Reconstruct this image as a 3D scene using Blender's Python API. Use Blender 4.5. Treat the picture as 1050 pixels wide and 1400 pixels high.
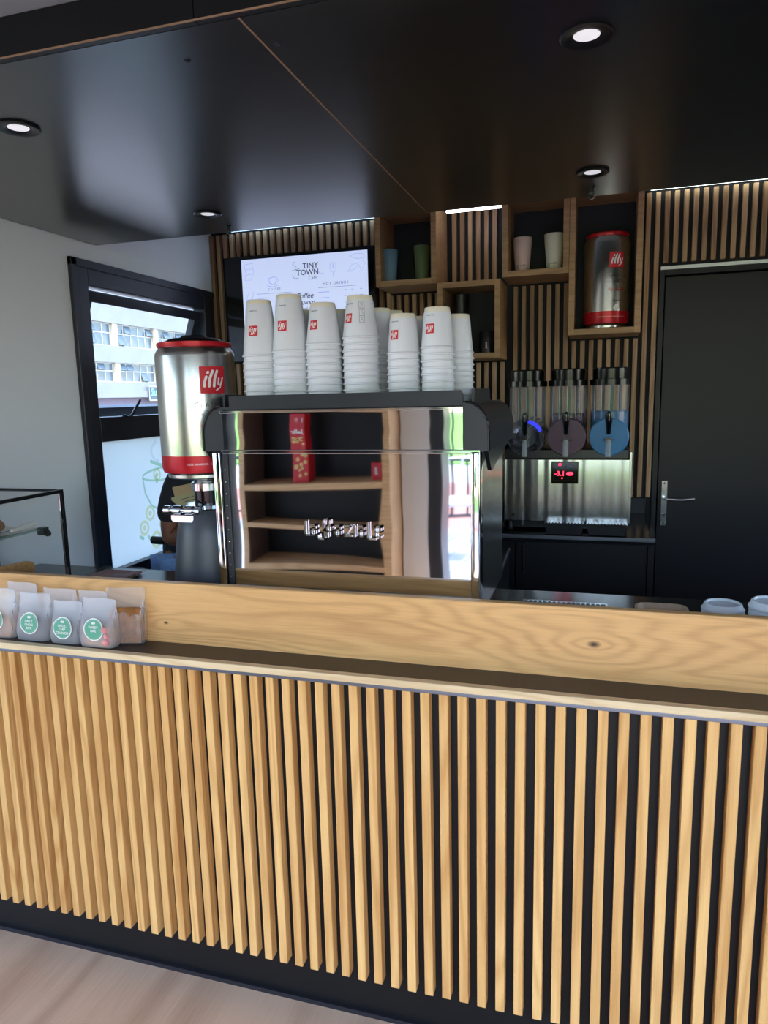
import bpy, bmesh, math, random
from mathutils import Vector, Matrix
random.seed(7)
sc = bpy.context.scene
for o in list(bpy.data.objects): bpy.data.objects.remove(o, do_unlink=True)
COL = sc.collection
PI = math.pi
R = math.radians

# ---------------------------------------------------------------- camera
F = 969.3
cam_d = bpy.data.cameras.new('camera'); cam = bpy.data.objects.new('camera', cam_d); COL.objects.link(cam)
cam_d.sensor_fit = 'HORIZONTAL'; cam_d.sensor_width = 36.0; cam_d.lens = F / 1050 * 36.0
cam_d.clip_start = 0.02; cam_d.clip_end = 600
rx = Vector((0.95787, 0.28604, -0.02364)).normalized()
fw = Vector((-0.28602, 0.94445, -0.16140)); fw = (fw - rx * fw.dot(rx)).normalized()
up = rx.cross(fw)
M = Matrix((rx, up, -fw)).transposed().to_4x4(); M.translation = Vector((0, 0, 1.47))
cam.matrix_world = M
sc.camera = cam

# ---------------------------------------------------------------- daylight and exposure
w = bpy.data.worlds.new('sky'); sc.world = w; w.use_nodes = True
nt = w.node_tree; bg = nt.nodes['Background']
sky = nt.nodes.new('ShaderNodeTexSky'); sky.sky_type = 'NISHITA'; sky.sun_disc = False
sky.sun_elevation = R(58); sky.sun_rotation = R(160); sky.dust_density = 1.0; sky.air_density = 1.0; sky.ozone_density = 1.0
nt.links.new(sky.outputs[0], bg.inputs[0]); bg.inputs[1].default_value = 0.5
sun_d = bpy.data.lights.new('sun', 'SUN'); sun = bpy.data.objects.new('sun', sun_d); COL.objects.link(sun)
sun_d.energy = 2.6; sun_d.angle = R(3); sun_d.color = (1.0, 0.97, 0.93)
sun.rotation_euler = Vector((-0.45, 0.50, -1.35)).to_track_quat('-Z', 'Y').to_euler()
sc.view_settings.view_transform = 'Standard'; sc.view_settings.look = 'None'
sc.view_settings.gamma = 1.0; sc.view_settings.use_curve_mapping = False
sc.view_settings.exposure = 1.3

# ---------------------------------------------------------------- materials
def lin(c):
    return tuple(((v / 255) / 12.92 if v / 255 <= 0.04045 else ((v / 255 + 0.055) / 1.055) ** 2.4) for v in c) + (1.0,)
MATS = {}
def mat(name, rgb, rough=0.5, metal=0.0, spec=0.5, emit=None, es=0.0, coat=0.0, noise=0.0, nscale=8.0, bump=0.0, bscale=40.0, stretch=(1, 1, 1), aniso=0.0):
    m = bpy.data.materials.new(name); m.use_nodes = True; n = m.node_tree.nodes; l = m.node_tree.links
    b = n['Principled BSDF']; c = lin(rgb)
    b.inputs['Base Color'].default_value = c; b.inputs['Roughness'].default_value = rough
    b.inputs['Metallic'].default_value = metal; b.inputs['Specular IOR Level'].default_value = spec
    b.inputs['Coat Weight'].default_value = coat; b.inputs['Coat Roughness'].default_value = rough * .85; b.inputs['Anisotropic'].default_value = aniso
    if emit: b.inputs['Emission Color'].default_value = lin(emit); b.inputs['Emission Strength'].default_value = es
    tc = mp = None
    if noise or bump:
        tc = n.new('ShaderNodeTexCoord'); mp = n.new('ShaderNodeMapping'); mp.inputs['Scale'].default_value = stretch
        l.new(tc.outputs['Object'], mp.inputs[0])
    if noise:
        t = n.new('ShaderNodeTexNoise'); t.inputs['Scale'].default_value = nscale; t.inputs['Detail'].default_value = 5
        l.new(mp.outputs[0], t.inputs['Vector'])
        r = n.new('ShaderNodeValToRGB'); r.color_ramp.elements[0].position = 0.3; r.color_ramp.elements[1].position = 0.7
        r.color_ramp.elements[0].color = tuple(max(0, v * (1 - noise)) for v in c[:3]) + (1,)
        r.color_ramp.elements[1].color = tuple(min(1, v * (1 + noise)) for v in c[:3]) + (1,)
        l.new(t.outputs['Fac'], r.inputs[0]); l.new(r.outputs[0], b.inputs['Base Color'])
    if bump:
        t2 = n.new('ShaderNodeTexNoise'); t2.inputs['Scale'].default_value = bscale; t2.inputs['Detail'].default_value = 3
        l.new(mp.outputs[0], t2.inputs['Vector'])
        bp = n.new('ShaderNodeBump'); bp.inputs['Strength'].default_value = bump; bp.inputs['Distance'].default_value = 0.01
        l.new(t2.outputs['Fac'], bp.inputs['Height']); l.new(bp.outputs[0], b.inputs['Normal'])
    MATS[name] = m; return m

def wood(name, light, dark, axis='Z', rough=0.5, knots=(), lo=0.9, rings=34.0, vary=0.18, rscale=1.0, ringw=0.22):
    """grain = contour lines of a noise stretched along the grain; knots bend the contours"""
    m = bpy.data.materials.new(name); m.use_nodes = True; n = m.node_tree.nodes; l = m.node_tree.links
    b = n['Principled BSDF']; b.inputs['Roughness'].default_value = rough; b.inputs['Specular IOR Level'].default_value = 0.35
    tc = n.new('ShaderNodeTexCoord'); oi = n.new('ShaderNodeObjectInfo')
    def math_(op, a, c=None, d=None):
        q = n.new('ShaderNodeMath'); q.operation = op
        for i, v in enumerate((a, c, d)):
            if v is None: continue
            if isinstance(v, (int, float)): q.inputs[i].default_value = v
            else: l.new(v, q.inputs[i])
        return q.outputs[0]
    off = n.new('ShaderNodeVectorMath'); off.operation = 'ADD'
    cb = n.new('ShaderNodeCombineXYZ'); rr = math_('MULTIPLY', oi.outputs['Random'], 37.0)
    for i in range(3): l.new(rr, cb.inputs[i])
    l.new(tc.outputs['Object'], off.inputs[0]); l.new(cb.outputs[0], off.inputs[1])
    def mapped(s, src):
        mp = n.new('ShaderNodeMapping'); mp.inputs['Scale'].default_value = s; l.new(src, mp.inputs[0]); return mp.outputs[0]
    def sv(a, c):
        return (c, a, a) if axis == 'X' else (a, c, a) if axis == 'Y' else (a, a, c)
    src = tc.outputs['Object'] if knots else off.outputs[0]
    t = n.new('ShaderNodeTexNoise'); t.inputs['Scale'].default_value = 1.0 * rscale; t.inputs['Detail'].default_value = 2.5; t.inputs['Roughness'].default_value = 0.45
    l.new(mapped(sv(7.0, lo), src), t.inputs['Vector'])
    field = t.outputs['Fac']; spot = None
    for (p, amp, sx, sr) in knots:
        sub = n.new('ShaderNodeVectorMath'); sub.operation = 'SUBTRACT'; l.new(tc.outputs['Object'], sub.inputs[0]); sub.inputs[1].default_value = p
        ln = n.new('ShaderNodeVectorMath'); ln.operation = 'LENGTH'; l.new(mapped(sv(1.0 / sx, 0.33 / sx), sub.outputs[0]), ln.inputs[0])
        e = math_('EXPONENT', math_('MULTIPLY', ln.outputs['Value'], -1.6))
        field = math_('ADD', field, math_('MULTIPLY', e, amp))
        l2 = n.new('ShaderNodeVectorMath'); l2.operation = 'LENGTH'; l.new(mapped(sv(1.0 / sr, 0.6 / sr), sub.outputs[0]), l2.inputs[0])
        s = math_('SUBTRACT', 1.25, l2.outputs['Value']); s = math_('MAXIMUM', math_('MINIMUM', s, 1.0), 0.0)
        spot = s if spot is None else math_('MAXIMUM', spot, s)
    ring = math_('MULTIPLY_ADD', math_('SINE', math_('MULTIPLY', field, rings * 3.0)), 0.5, 0.5)
    ring = math_('POWER', ring, 1.6)
    f = n.new('ShaderNodeTexNoise'); f.inputs['Scale'].default_value = 1.0; f.inputs['Detail'].default_value = 6; f.inputs['Roughness'].default_value = 0.7
    l.new(mapped(sv(260.0, 7.0), off.outputs[0]), f.inputs['Vector'])
    g = n.new('ShaderNodeTexNoise'); g.inputs['Scale'].default_value = 1.0; g.inputs['Detail'].default_value = 2
    l.new(mapped(sv(9.0, 1.6), off.outputs[0]), g.inputs['Vector'])
    v = math_('MULTIPLY_ADD', ring, ringw, math_('MULTIPLY', f.outputs['Fac'], 0.48))
    v = math_('ADD', v, math_('MULTIPLY', g.outputs['Fac'], 0.42))
    v = math_('ADD', v, math_('MULTIPLY', oi.outputs['Random'], vary))
    r = n.new('ShaderNodeValToRGB'); r.color_ramp.elements[0].position = 0.38; r.color_ramp.elements[1].position = 1.15 if False else 1.0
    r.color_ramp.elements[0].color = lin(light); r.color_ramp.elements[1].color = lin(dark)
    l.new(v, r.inputs[0]); col = r.outputs[0]
    if spot is not None:
        mx = n.new('ShaderNodeMix'); mx.data_type = 'RGBA'; l.new(spot, mx.inputs[0]); l.new(col, mx.inputs[6]); mx.inputs[7].default_value = lin((74, 56, 40)); col = mx.outputs[2]
    l.new(col, b.inputs['Base Color'])
    bp = n.new('ShaderNodeBump'); bp.inputs['Strength'].default_value = 0.12; bp.inputs['Distance'].default_value = 0.002
    l.new(f.outputs['Fac'], bp.inputs['Height']); l.new(bp.outputs[0], b.inputs['Normal'])
    MATS[name] = m; return m

def clear(name, rgb=(240, 245, 245), alpha=0.15, rough=0.03, spec=0.5):
    """clear sheet: see-through with a surface of its own (thin glass, film, clear plastic)"""
    m = bpy.data.materials.new(name); m.use_nodes = True; n = m.node_tree.nodes; l = m.node_tree.links
    b = n['Principled BSDF']; b.inputs['Base Color'].default_value = lin(rgb); b.inputs['Roughness'].default_value = rough
    b.inputs['Alpha'].default_value = alpha; b.inputs['Specular IOR Level'].default_value = spec
    tr = n.new('ShaderNodeBsdfTransparent'); gl = n.new('ShaderNodeBsdfGlossy'); gl.inputs['Roughness'].default_value = rough
    fr = n.new('ShaderNodeFresnel'); fr.inputs[0].default_value = 1.45
    ge = n.new('ShaderNodeNewGeometry'); sb = n.new('ShaderNodeMath'); sb.operation = 'SUBTRACT'; sb.inputs[0].default_value = 1.0; l.new(ge.outputs['Backfacing'], sb.inputs[1])
    ml = n.new('ShaderNodeMath'); ml.operation = 'MULTIPLY'; l.new(fr.outputs[0], ml.inputs[0]); l.new(sb.outputs[0], ml.inputs[1])
    mx = n.new('ShaderNodeMixShader'); l.new(ml.outputs[0], mx.inputs[0]); l.new(tr.outputs[0], mx.inputs[1]); l.new(gl.outputs[0], mx.inputs[2])
    df = n.new('ShaderNodeBsdfDiffuse'); df.inputs[0].default_value = lin(rgb)
    m2 = n.new('ShaderNodeMixShader'); m2.inputs[0].default_value = alpha
    l.new(mx.outputs[0], m2.inputs[1]); l.new(df.outputs[0], m2.inputs[2])
    l.new(m2.outputs[0], n['Material Output'].inputs[0])
    MATS[name] = m; return m

oak_slat = wood('oak_slat', (244, 196, 128), (194, 134, 72), 'Z', lo=0.5, vary=0.22)
oak_board = wood('oak_board', (228, 178, 118), (166, 114, 66), 'X', rough=0.45, ringw=0.17, knots=(((0.003, 1.47, 0.951), 0.30, 0.10, 0.0075), ((-1.02, 1.47, 0.925), 0.10, 0.05, 0.004)), lo=0.7, rings=48, vary=0.0)
oak_rail = wood('oak_rail', (236, 210, 168), (196, 160, 116), 'X', rough=0.42, vary=0.0)
wall_slat_wood = wood('wall_slat_wood', (190, 156, 118), (132, 98, 68), 'Z', lo=0.5, vary=0.35)
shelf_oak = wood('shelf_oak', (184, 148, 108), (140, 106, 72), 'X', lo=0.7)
unit_oak = wood('unit_oak', (232, 192, 144), (192, 146, 98), 'X', lo=0.7)
floor_m = wood('floor_wood', (222, 190, 162), (166, 128, 104), 'Y', rough=0.4, lo=0.45, rings=10, vary=0.0, rscale=0.6)
ply_edge = mat('ply_edge', (150, 118, 92), 0.6, noise=0.1)
black_lam = mat('black_laminate', (19, 20, 23), 0.42, spec=0.3, noise=0.12, nscale=3, bump=0.02)
soffit_m = mat('soffit_laminate', (15, 15, 18), 0.29, spec=1.0, coat=0.55, noise=0.15, nscale=2.5, bump=0.05, bscale=4, stretch=(1, 2.5, 1))
black_back = mat('black_backing', (20, 22, 25), 0.6, spec=.3, noise=0.1)
ledge_m = mat('ledge_laminate', (52, 44, 38), 0.4, noise=0.12, nscale=14, stretch=(6, 0.5, 1))
worktop_m = mat('black_worktop', (22, 24, 29), 0.18, spec=.6, noise=0.1)
trim_metal = mat('trim_metal', (150, 155, 165), 0.3, 1.0, noise=0.05)
dark_metal = mat('dark_metal', (46, 48, 56), 0.35, 0.4, noise=0.05)
frame_black = mat('frame_black', (40, 44, 54), 0.33, spec=0.5, noise=0.06)
wall_white = mat('wall_white', (230, 236, 242), 0.55, noise=0.03, nscale=2)
ceil_white = mat('ceiling_grey', (140, 143, 148), 0.7, noise=0.03, nscale=2)
plastic_black = mat('black_plastic', (22, 23, 26), 0.3, noise=0.05)
plastic_matt = mat('matt_black_plastic', (30, 33, 39), 0.42, noise=0.06)
gloss_black = mat('gloss_black', (14, 14, 16), 0.08, noise=0.03)
lid_black = mat('tank_lid_black', (12, 13, 15), 0.2, spec=.35, noise=.03)
grinder_m = mat('grinder_body', (64, 68, 76), 0.38, noise=0.05)
chrome = mat('chrome', (225, 228, 232), 0.06, 1.0, noise=0.02)
steel = mat('brushed_steel', (188, 192, 192), 0.24, 1.0, noise=0.06, nscale=30, stretch=(4, 4, 0.2), bump=0.05, bscale=60)
steel_dk = mat('base_strip_steel', (150, 138, 126), 0.3, 1.0, noise=0.08)
tin = mat('brushed_tin', (196, 196, 192), 0.22, 1.0, noise=0.04, nscale=40, stretch=(1, 1, 6), aniso=0.6)
red_tin = mat('red_tin', (186, 20, 34), 0.3, 0.25, noise=0.05)
red_flat = mat('red_print', (205, 30, 44), 0.45, noise=0.03)
white_print = mat('white_print', (238, 236, 232), 0.5, noise=0.02)
grey_print = mat('grey_print', (64, 66, 68), 0.5, noise=0.02)
cup_m = mat('white_cup_paper', (224, 227, 232), 0.34, noise=0.02, nscale=20)
cup_edge = mat('cup_base_paper', (232, 226, 206), 0.6, noise=0.02)
lid_m = mat('white_lid_plastic', (232, 238, 244), 0.3, noise=0.02)
pulp_m = mat('pulp_board', (196, 172, 146), 0.9, noise=0.1, nscale=60, bump=0.2, bscale=200)
jar_m = clear('clear_jar', (220, 224, 228), 0.10, 0.02)
glass_m = clear('window_glass', (225, 235, 238), 0.05, 0.01)
case_glass = clear('case_glass', (205, 225, 222), 0.03, 0.02)
shelf_glass = clear('shelf_glass_green', (110, 180, 160), 0.40, 0.05)
frost_m = mat('frosted_pane', (214, 224, 226), 0.3, noise=0.02)
_n = frost_m.node_tree.nodes; _l = frost_m.node_tree.links
_tl = _n.new('ShaderNodeBsdfTranslucent'); _tl.inputs[0].default_value = lin((205, 216, 218)); _mx = _n.new('ShaderNodeMixShader'); _mx.inputs[0].default_value = 0.55
_l.new(_n['Principled BSDF'].outputs[0], _mx.inputs[1]); _l.new(_tl.outputs[0], _mx.inputs[2]); _l.new(_mx.outputs[0], _n['Material Output'].inputs[0])
film_m = clear('frosted_film', (240, 243, 252), 0.27, 0.2)
film_clear = clear('clear_film', (225, 225, 230), 0.16, 0.08)
green_label = mat('green_sticker', (96, 168, 140), 0.45, noise=0.04)
cookie_m = mat('cookie', (178, 122, 70), 0.85, noise=0.45, nscale=90, bump=0.5, bscale=90)
choc_m = mat('chocolate', (62, 40, 34), 0.7, noise=0.3, nscale=70, bump=0.4, bscale=80)
pink_m = mat('pink_sweet', (232, 150, 150), 0.6, noise=0.3, nscale=60)
skin_m = mat('brown_skin', (136, 88, 66), 0.5, noise=0.08, nscale=20)
shirt_m = mat('black_tshirt', (34, 36, 44), 0.85, noise=0.15, nscale=30, bump=0.15, bscale=30)
jeans_m = mat('blue_jeans', (124, 160, 206), 0.85, noise=0.12, nscale=60)
hair_m = mat('black_hair', (18, 16, 16), 0.8, noise=0.3, nscale=80, bump=0.5, bscale=120)
paper_m = mat('menu_paper', (206, 196, 150), 0.7, noise=0.04)
tan_paper = mat('tan_card', (214, 184, 138), 0.7, noise=0.04)
led_m = mat('light_tube', (255, 255, 255), 0.5, emit=(235, 240, 255), es=6.0)
cool_strip = mat('cool_strip_glow', (255, 255, 255), 0.5, emit=(170, 205, 240), es=3.0)
strip_m = mat('strip_glow', (255, 255, 255), 0.5, emit=(225, 240, 235), es=4.0)
lamp_m = mat('downlight_glow', (255, 255, 255), 0.5, emit=(235, 235, 240), es=0.26)
screen_m = mat('menu_screen', (214, 222, 244), 0.3, emit=(196, 208, 244), es=0.33, noise=0.02, nscale=4)
ink_grey = mat('ink_grey', (84, 92, 110), 0.4, emit=(84, 92, 110), es=0.12)
ink_pale = mat('ink_pale', (160, 172, 214), 0.4, emit=(150, 162, 206), es=0.30)
red_led = mat('red_display_digit', (255, 40, 60), 0.4, emit=(255, 40, 70), es=1.6)
pale_yellow = mat('decal_yellow', (224, 222, 172), 0.5, noise=0.03)
pale_green = mat('decal_green', (160, 196, 168), 0.5, noise=0.03)
white_decal = mat('decal_white', (246, 248, 250), 0.4, noise=0.01)
for _m, _c in ((pale_yellow, (250, 248, 205)), (pale_green, (205, 235, 212)), (white_decal, (255, 255, 255))):   # printed film lets light through
    _n = _m.node_tree.nodes; _l = _m.node_tree.links; _tl = _n.new('ShaderNodeBsdfTransparent'); _tl.inputs[0].default_value = lin(_c); _mx = _n.new('ShaderNodeMixShader'); _mx.inputs[0].default_value = 0.85
    _l.new(_n['Principled BSDF'].outputs[0], _mx.inputs[1]); _l.new(_tl.outputs[0], _mx.inputs[2]); _l.new(_mx.outputs[0], _n['Material Output'].inputs[0])

# ---------------------------------------------------------------- mesh helpers
def BM(): return bmesh.new()
def box(bm, x0, x1, y0, y1, z0, z1, bev=0.0, seg=2):
    r = bmesh.ops.create_cube(bm, size=1.0)
    vs = r['verts']
    for v in vs:
        v.co = Vector(((x0 + x1) / 2 + v.co.x * (x1 - x0), (y0 + y1) / 2 + v.co.y * (y1 - y0), (z0 + z1) / 2 + v.co.z * (z1 - z0)))
    if bev > 0:
        es = list({e for v in vs for e in v.link_edges})
        bmesh.ops.bevel(bm, geom=es, offset=bev, segments=seg, affect='EDGES', profile=0.5)
    return bm
def lathe(bm, prof, c=(0, 0, 0), seg=32, axis='Z', cap=True):
    rings = []
    for (r, h) in prof:
        ring = []
        for i in range(seg):
            a = 2 * PI * i / seg
            if axis == 'Z': p = (c[0] + r * math.cos(a), c[1] + r * math.sin(a), c[2] + h)
            elif axis == 'Y': p = (c[0] + r * math.cos(a), c[1] + h, c[2] - r * math.sin(a))
            else: p = (c[0] + h, c[1] + r * math.cos(a), c[2] + r * math.sin(a))
            ring.append(bm.verts.new(p))
        rings.append(ring)
    for a, b in zip(rings, rings[1:]):
        for i in range(seg):
            j = (i + 1) % seg
            bm.faces.new((a[i], a[j], b[j], b[i]))
    if cap:
        if prof[0][0] > 1e-6: bm.faces.new(list(reversed(rings[0])))
        if prof[-1][0] > 1e-6: bm.faces.new(rings[-1])
    return bm
def tube(bm, pts, r, seg=10, cap=True, rs=None):
    pts = [Vector(p) for p in pts]; n = len(pts); rings = []
    t0 = (pts[1] - pts[0]).normalized()
    u = t0.orthogonal().normalized()
    for i, p in enumerate(pts):
        t = (pts[min(i + 1, n - 1)] - pts[max(i - 1, 0)]).normalized()
        u = (u - t * u.dot(t)).normalized(); v = t.cross(u)
        rr = rs[i] if rs else r
        rings.append([bm.verts.new(p + (u * math.cos(2 * PI * k / seg) + v * math.sin(2 * PI * k / seg)) * rr) for k in range(seg)])
    for a, b in zip(rings, rings[1:]):
        for i in range(seg):
            j = (i + 1) % seg; bm.faces.new((a[i], a[j], b[j], b[i]))
    if cap: bm.faces.new(list(reversed(rings[0]))); bm.faces.new(rings[-1])
    return bm
def prism(bm, poly, lo, hi, axis='Y'):
    """poly = 2-D outline; axis Y -> (x,z), X -> (y,z), Z -> (x,y)"""
    def P(a, b, h): return (a, h, b) if axis == 'Y' else (h, a, b) if axis == 'X' else (a, b, h)
    A = [bm.verts.new(P(a, b, lo)) for a, b in poly]; B = [bm.verts.new(P(a, b, hi)) for a, b in poly]
    n = len(poly)
    for i in range(n):
        j = (i + 1) % n; bm.faces.new((A[i], A[j], B[j], B[i]))
    bm.faces.new(list(reversed(A))); bm.faces.new(B)
    return bm
def ribbon(bm, pts, wd, fn, z=0.0):
    """flat rounded stroke in (u,v); fn(u,v,z) maps to 3-D"""
    n = len(pts); L = []; Rr = []
    for i, p in enumerate(pts):
        a = pts[max(i - 1, 0)]; b = pts[min(i + 1, n - 1)]
        d = Vector((b[0] - a[0], b[1] - a[1])); d.normalize(); q = Vector((-d.y, d.x)) * wd / 2
        L.append(bm.verts.new(fn(p[0] + q.x, p[1] + q.y, z))); Rr.append(bm.verts.new(fn(p[0] - q.x, p[1] - q.y, z)))
    for i in range(n - 1): bm.faces.new((L[i], L[i + 1], Rr[i + 1], Rr[i]))
    for c, d, s in ((pts[0], (pts[0][0] - pts[1][0], pts[0][1] - pts[1][1]), (L[0], Rr[0])), (pts[-1], (pts[-1][0] - pts[-2][0], pts[-1][1] - pts[-2][1]), (Rr[-1], L[-1]))):
        a0 = math.atan2(d[1], d[0]); vs = []
        for k in range(1, 5):
            a = a0 + (PI / 2 if True else 0) - PI * k / 5
            vs.append(bm.verts.new(fn(c[0] + math.cos(a) * wd / 2, c[1] + math.sin(a) * wd / 2, z)))
        try: bm.faces.new([s[1]] + [s[0]] + vs) if False else bm.faces.new([s[0]] + vs[::-1] + [s[1]]) if False else bm.faces.new(vs + [s[0], s[1]])
        except Exception: pass
    return bm
def fnplane(o, u, v, nrm):
    o, u, v, nrm = map(Vector, (o, u, v, nrm))
    return lambda a, b, z=0.0: o + u * a + v * b + nrm * z
ORIG = {}
def finish(bm, name, m, smooth=False, ang=35):
    bmesh.ops.recalc_face_normals(bm, faces=bm.faces)
    me = bpy.data.meshes.new(name); bm.to_mesh(me); bm.free()
    if m is not None: me.materials.append(m)
    if smooth:
        for p in me.polygons: p.use_smooth = True
        try: me.set_sharp_from_angle(angle=R(ang))
        except Exception: pass
    return me
def obj(name, bm, m, parent=None, smooth=False, local=False, label=None, ang=35, kind=None):
    """one mesh object; world coordinates are moved under the parent unless local"""
    me = bm if isinstance(bm, bpy.types.Mesh) else finish(bm, name, m, smooth, ang)
    o = bpy.data.objects.new(name, me); COL.objects.link(o)
    if parent is not None:
        o.parent = parent
        if not local:
            o.location = -wloc(parent)
    if label: o['label'] = label
    if kind: o['kind'] = kind
    return o
def wloc(o):
    v = Vector(o.location)
    while o.parent: o = o.parent; v = v + Vector(o.location)
    return v
def thing(name, label, cat, loc=(0, 0, 0), group=None, rz=0.0):
    o = bpy.data.objects.new(name, None); COL.objects.link(o); o.location = loc; o.rotation_euler = (0, 0, rz)
    o.empty_display_size = 0.05; o['label'] = label; o['category'] = cat
    if group: o['group'] = group
    return o
def tag(o, label, cat, group=None):
    o['label'] = label; o['category'] = cat
    if group: o['group'] = group
    return o
def rebase(o, loc):
    """put a single mesh's origin at its base"""
    loc = Vector(loc); o.data.transform(Matrix.Translation(-loc)); o.location = loc; return o
def struct(name, bm, m, smooth=False, loc=None):
    o = obj(name, bm, m, None, smooth); o['kind'] = 'structure'
    return o
def sroot(name, loc):
    o = bpy.data.objects.new(name, None); COL.objects.link(o); o.location = loc; o['kind'] = 'structure'; o.empty_display_size = 0.05; return o
def place(name, me, parent, wpos, rot=(0, 0, 0)):
    """alike piece sharing a mesh, at a world position under its parent"""
    o = bpy.data.objects.new(name, me); COL.objects.link(o)
    if parent: o.parent = parent; o.location = Vector(wpos) - wloc(parent)
    else: o.location = wpos
    o.rotation_euler = rot; return o
def copy_tree(o, parent=None):
    c = o.copy(); COL.objects.link(c)
    if parent is not None: c.parent = parent
    for ch in list(o.children): copy_tree(ch, c)
    return c
def text_bm(s, size, fn, ex=0.0, align='CENTER', spacing=1.0, shear=0.0, bold=0.0, bm=None):
    cu = bpy.data.curves.new('t', 'FONT'); cu.body = s; cu.size = size; cu.align_x = align; cu.align_y = 'CENTER'
    cu.space_character = spacing; cu.shear = shear; cu.offset = bold; cu.resolution_u = 2; cu.extrude = ex
    t = bpy.data.objects.new('t', cu); COL.objects.link(t)
    dg = bpy.context.evaluated_depsgraph_get(); me = bpy.data.meshes.new_from_object(t.evaluated_get(dg))
    if bm is None: bm = BM()
    off = len(bm.verts)
    tmp = BM(); tmp.from_mesh(me)
    tmp.verts.ensure_lookup_table(); vs = [bm.verts.new(fn(v.co.x, v.co.y, v.co.z)) for v in tmp.verts]
    for f in tmp.faces:
        try: bm.faces.new([vs[v.index] for v in f.verts])
        except Exception: pass
    tmp.free(); bpy.data.objects.remove(t, do_unlink=True); bpy.data.curves.remove(cu); bpy.data.meshes.remove(me)
    return bm
def disc(bm, fn, cx, cy, r, z=0.0, seg=28, r2=None):
    r2 = r if r2 is None else r2
    bm.faces.new([bm.verts.new(fn(cx + r * math.cos(2 * PI * i / seg), cy + r2 * math.sin(2 * PI * i / seg), z)) for i in range(seg)]); return bm
def ringf(bm, fn, cx, cy, r0, r1, z=0.0, seg=28):
    A = [bm.verts.new(fn(cx + r0 * math.cos(2 * PI * i / seg), cy + r0 * math.sin(2 * PI * i / seg), z)) for i in range(seg)]
    B = [bm.verts.new(fn(cx + r1 * math.cos(2 * PI * i / seg), cy + r1 * math.sin(2 * PI * i / seg), z)) for i in range(seg)]
    for i in range(seg):
        j = (i + 1) % seg; bm.faces.new((A[i], A[j], B[j], B[i]))
    return bm
ILLY = [[(.19, .56), (.165, .42), (.18, .28)], [(.27, .74), (.275, .745)], [(.44, .80), (.34, .55), (.27, .27)] , [(.62, .80), (.51, .55), (.46, .28)], [(.73, .58), (.68, .36), (.76, .29), (.85, .42), (.90, .60)], [(.83, .36), (.76, .20), (.62, .12)]]
def illy(bm, fn, s=1.0, z=0.0):
    wds = [.095, .10, .10, .10, .07, .05]
    for st, wd in zip([[(.25, .62), (.17, .42), (.16, .27)], [(.305, .755), (.325, .79)], [(.50, .83), (.38, .55), (.34, .27)], [(.68, .83), (.57, .55), (.53, .27)], [(.74, .56), (.70, .34), (.78, .30), (.86, .44), (.90, .58)], [(.87, .46), (.78, .22), (.62, .12)]], wds):
        ribbon(bm, [(a * s, b * s) for a, b in st], wd * s, fn, z)
    return bm

# ================================================================ ROOM SHELL
XL = -1.935; YB = 3.4
b = BM(); box(b, -3.6, 2.6, -1.35, 3.6, -0.12, 0.0); fl = struct('floor', b, floor_m)
b = BM(); box(b, -3.5, 2.5, -1.42, 1.154, 2.153, 2.25); box(b, -3.5, 2.5, 1.154, 2.5, 2.25, 2.36) ; ceiling = struct('ceiling', b, ceil_white)
b = BM(); box(b, XL - 0.2, 2.5, 2.5, 3.6, 2.325, 2.42); struct('ceiling_rear', b, wall_white)['kind'] = 'structure'
# dropped black soffit over the bar
sof = sroot('ceiling_soffit', (0, 1.8, 2.086))
b = BM(); box(b, XL + 0.012, -0.581, 1.158, 2.50, 2.086, 2.104); obj('panel', b, soffit_m, sof)
b = BM(); box(b, -0.577, 2.48, 1.158, 2.50, 2.086, 2.104); obj('panel', b, soffit_m, sof)
b = BM(); box(b, -3.48, -0.652, 1.14, 1.156, 2.086, 2.152); obj('fascia', b, black_lam, sof)
b = BM(); box(b, -0.650, 2.48, 1.14, 1.156, 2.086, 2.152); obj('fascia', b, black_lam, sof)
b = BM(); box(b, -0.581, -0.577, 1.158, 2.50, 2.0855, 2.10); obj('panel_edge', b, ply_edge, sof)
b = BM(); box(b, XL, 2.48, 1.1390, 1.1415, 2.0850, 2.0875); obj('panel_edge', b, ply_edge, sof)
b = BM(); box(b, XL + 0.012, 2.48, 2.488, 2.50, 2.104, 2.16); obj('rear_lip', b, black_lam, sof)
screw = BM(); lathe(screw, [(0.0065, 0.0), (0.0065, -0.0012), (0.004, -0.0016), (0.0025, -0.0005), (0, -0.0005)], seg=12)
screw = finish(screw, 'screw', dark_metal)
for p in ((-0.555, 1.258), (-0.738, 1.26)):
    place('screw', screw, sof, (p[0], p[1], 2.086))

# walls
b = BM()
WY0, WY1, WZ0, WZ1 = 2.342, 3.393, 0.70, 2.016
box(b, XL - 0.12, XL, 1.30, WY0, 0, 2.33); box(b, XL - 0.12, XL, WY0, WY1, WZ1, 2.33); box(b, XL - 0.12, XL, WY0, WY1, 0, WZ0); box(b, XL - 0.12, XL, WY1, 3.6, 0, 2.33)
struct('wall_left', b, wall_white)
b = BM(); box(b, -3.6, XL - 0.12, 1.30, 1.42, 0, 2.25); struct('wall_left_return', b, wall_white)
b = BM(); box(b, -3.6, -3.5, -1.4, 1.42, 0, 0.12); box(b, -3.6, -3.5, -1.4, 1.42, 2.12, 2.25); box(b, -3.6, -3.5, -1.4, -1.25, 0.12, 2.12); box(b, -3.6, -3.5, 1.2, 1.42, 0.12, 2.12); box(b, -3.58, -3.52, -0.06, 0.0, 0.12, 2.12); struct('wall_left_front', b, frame_black)  # unseen side wall opened up as an addition, to let more daylight in
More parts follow.
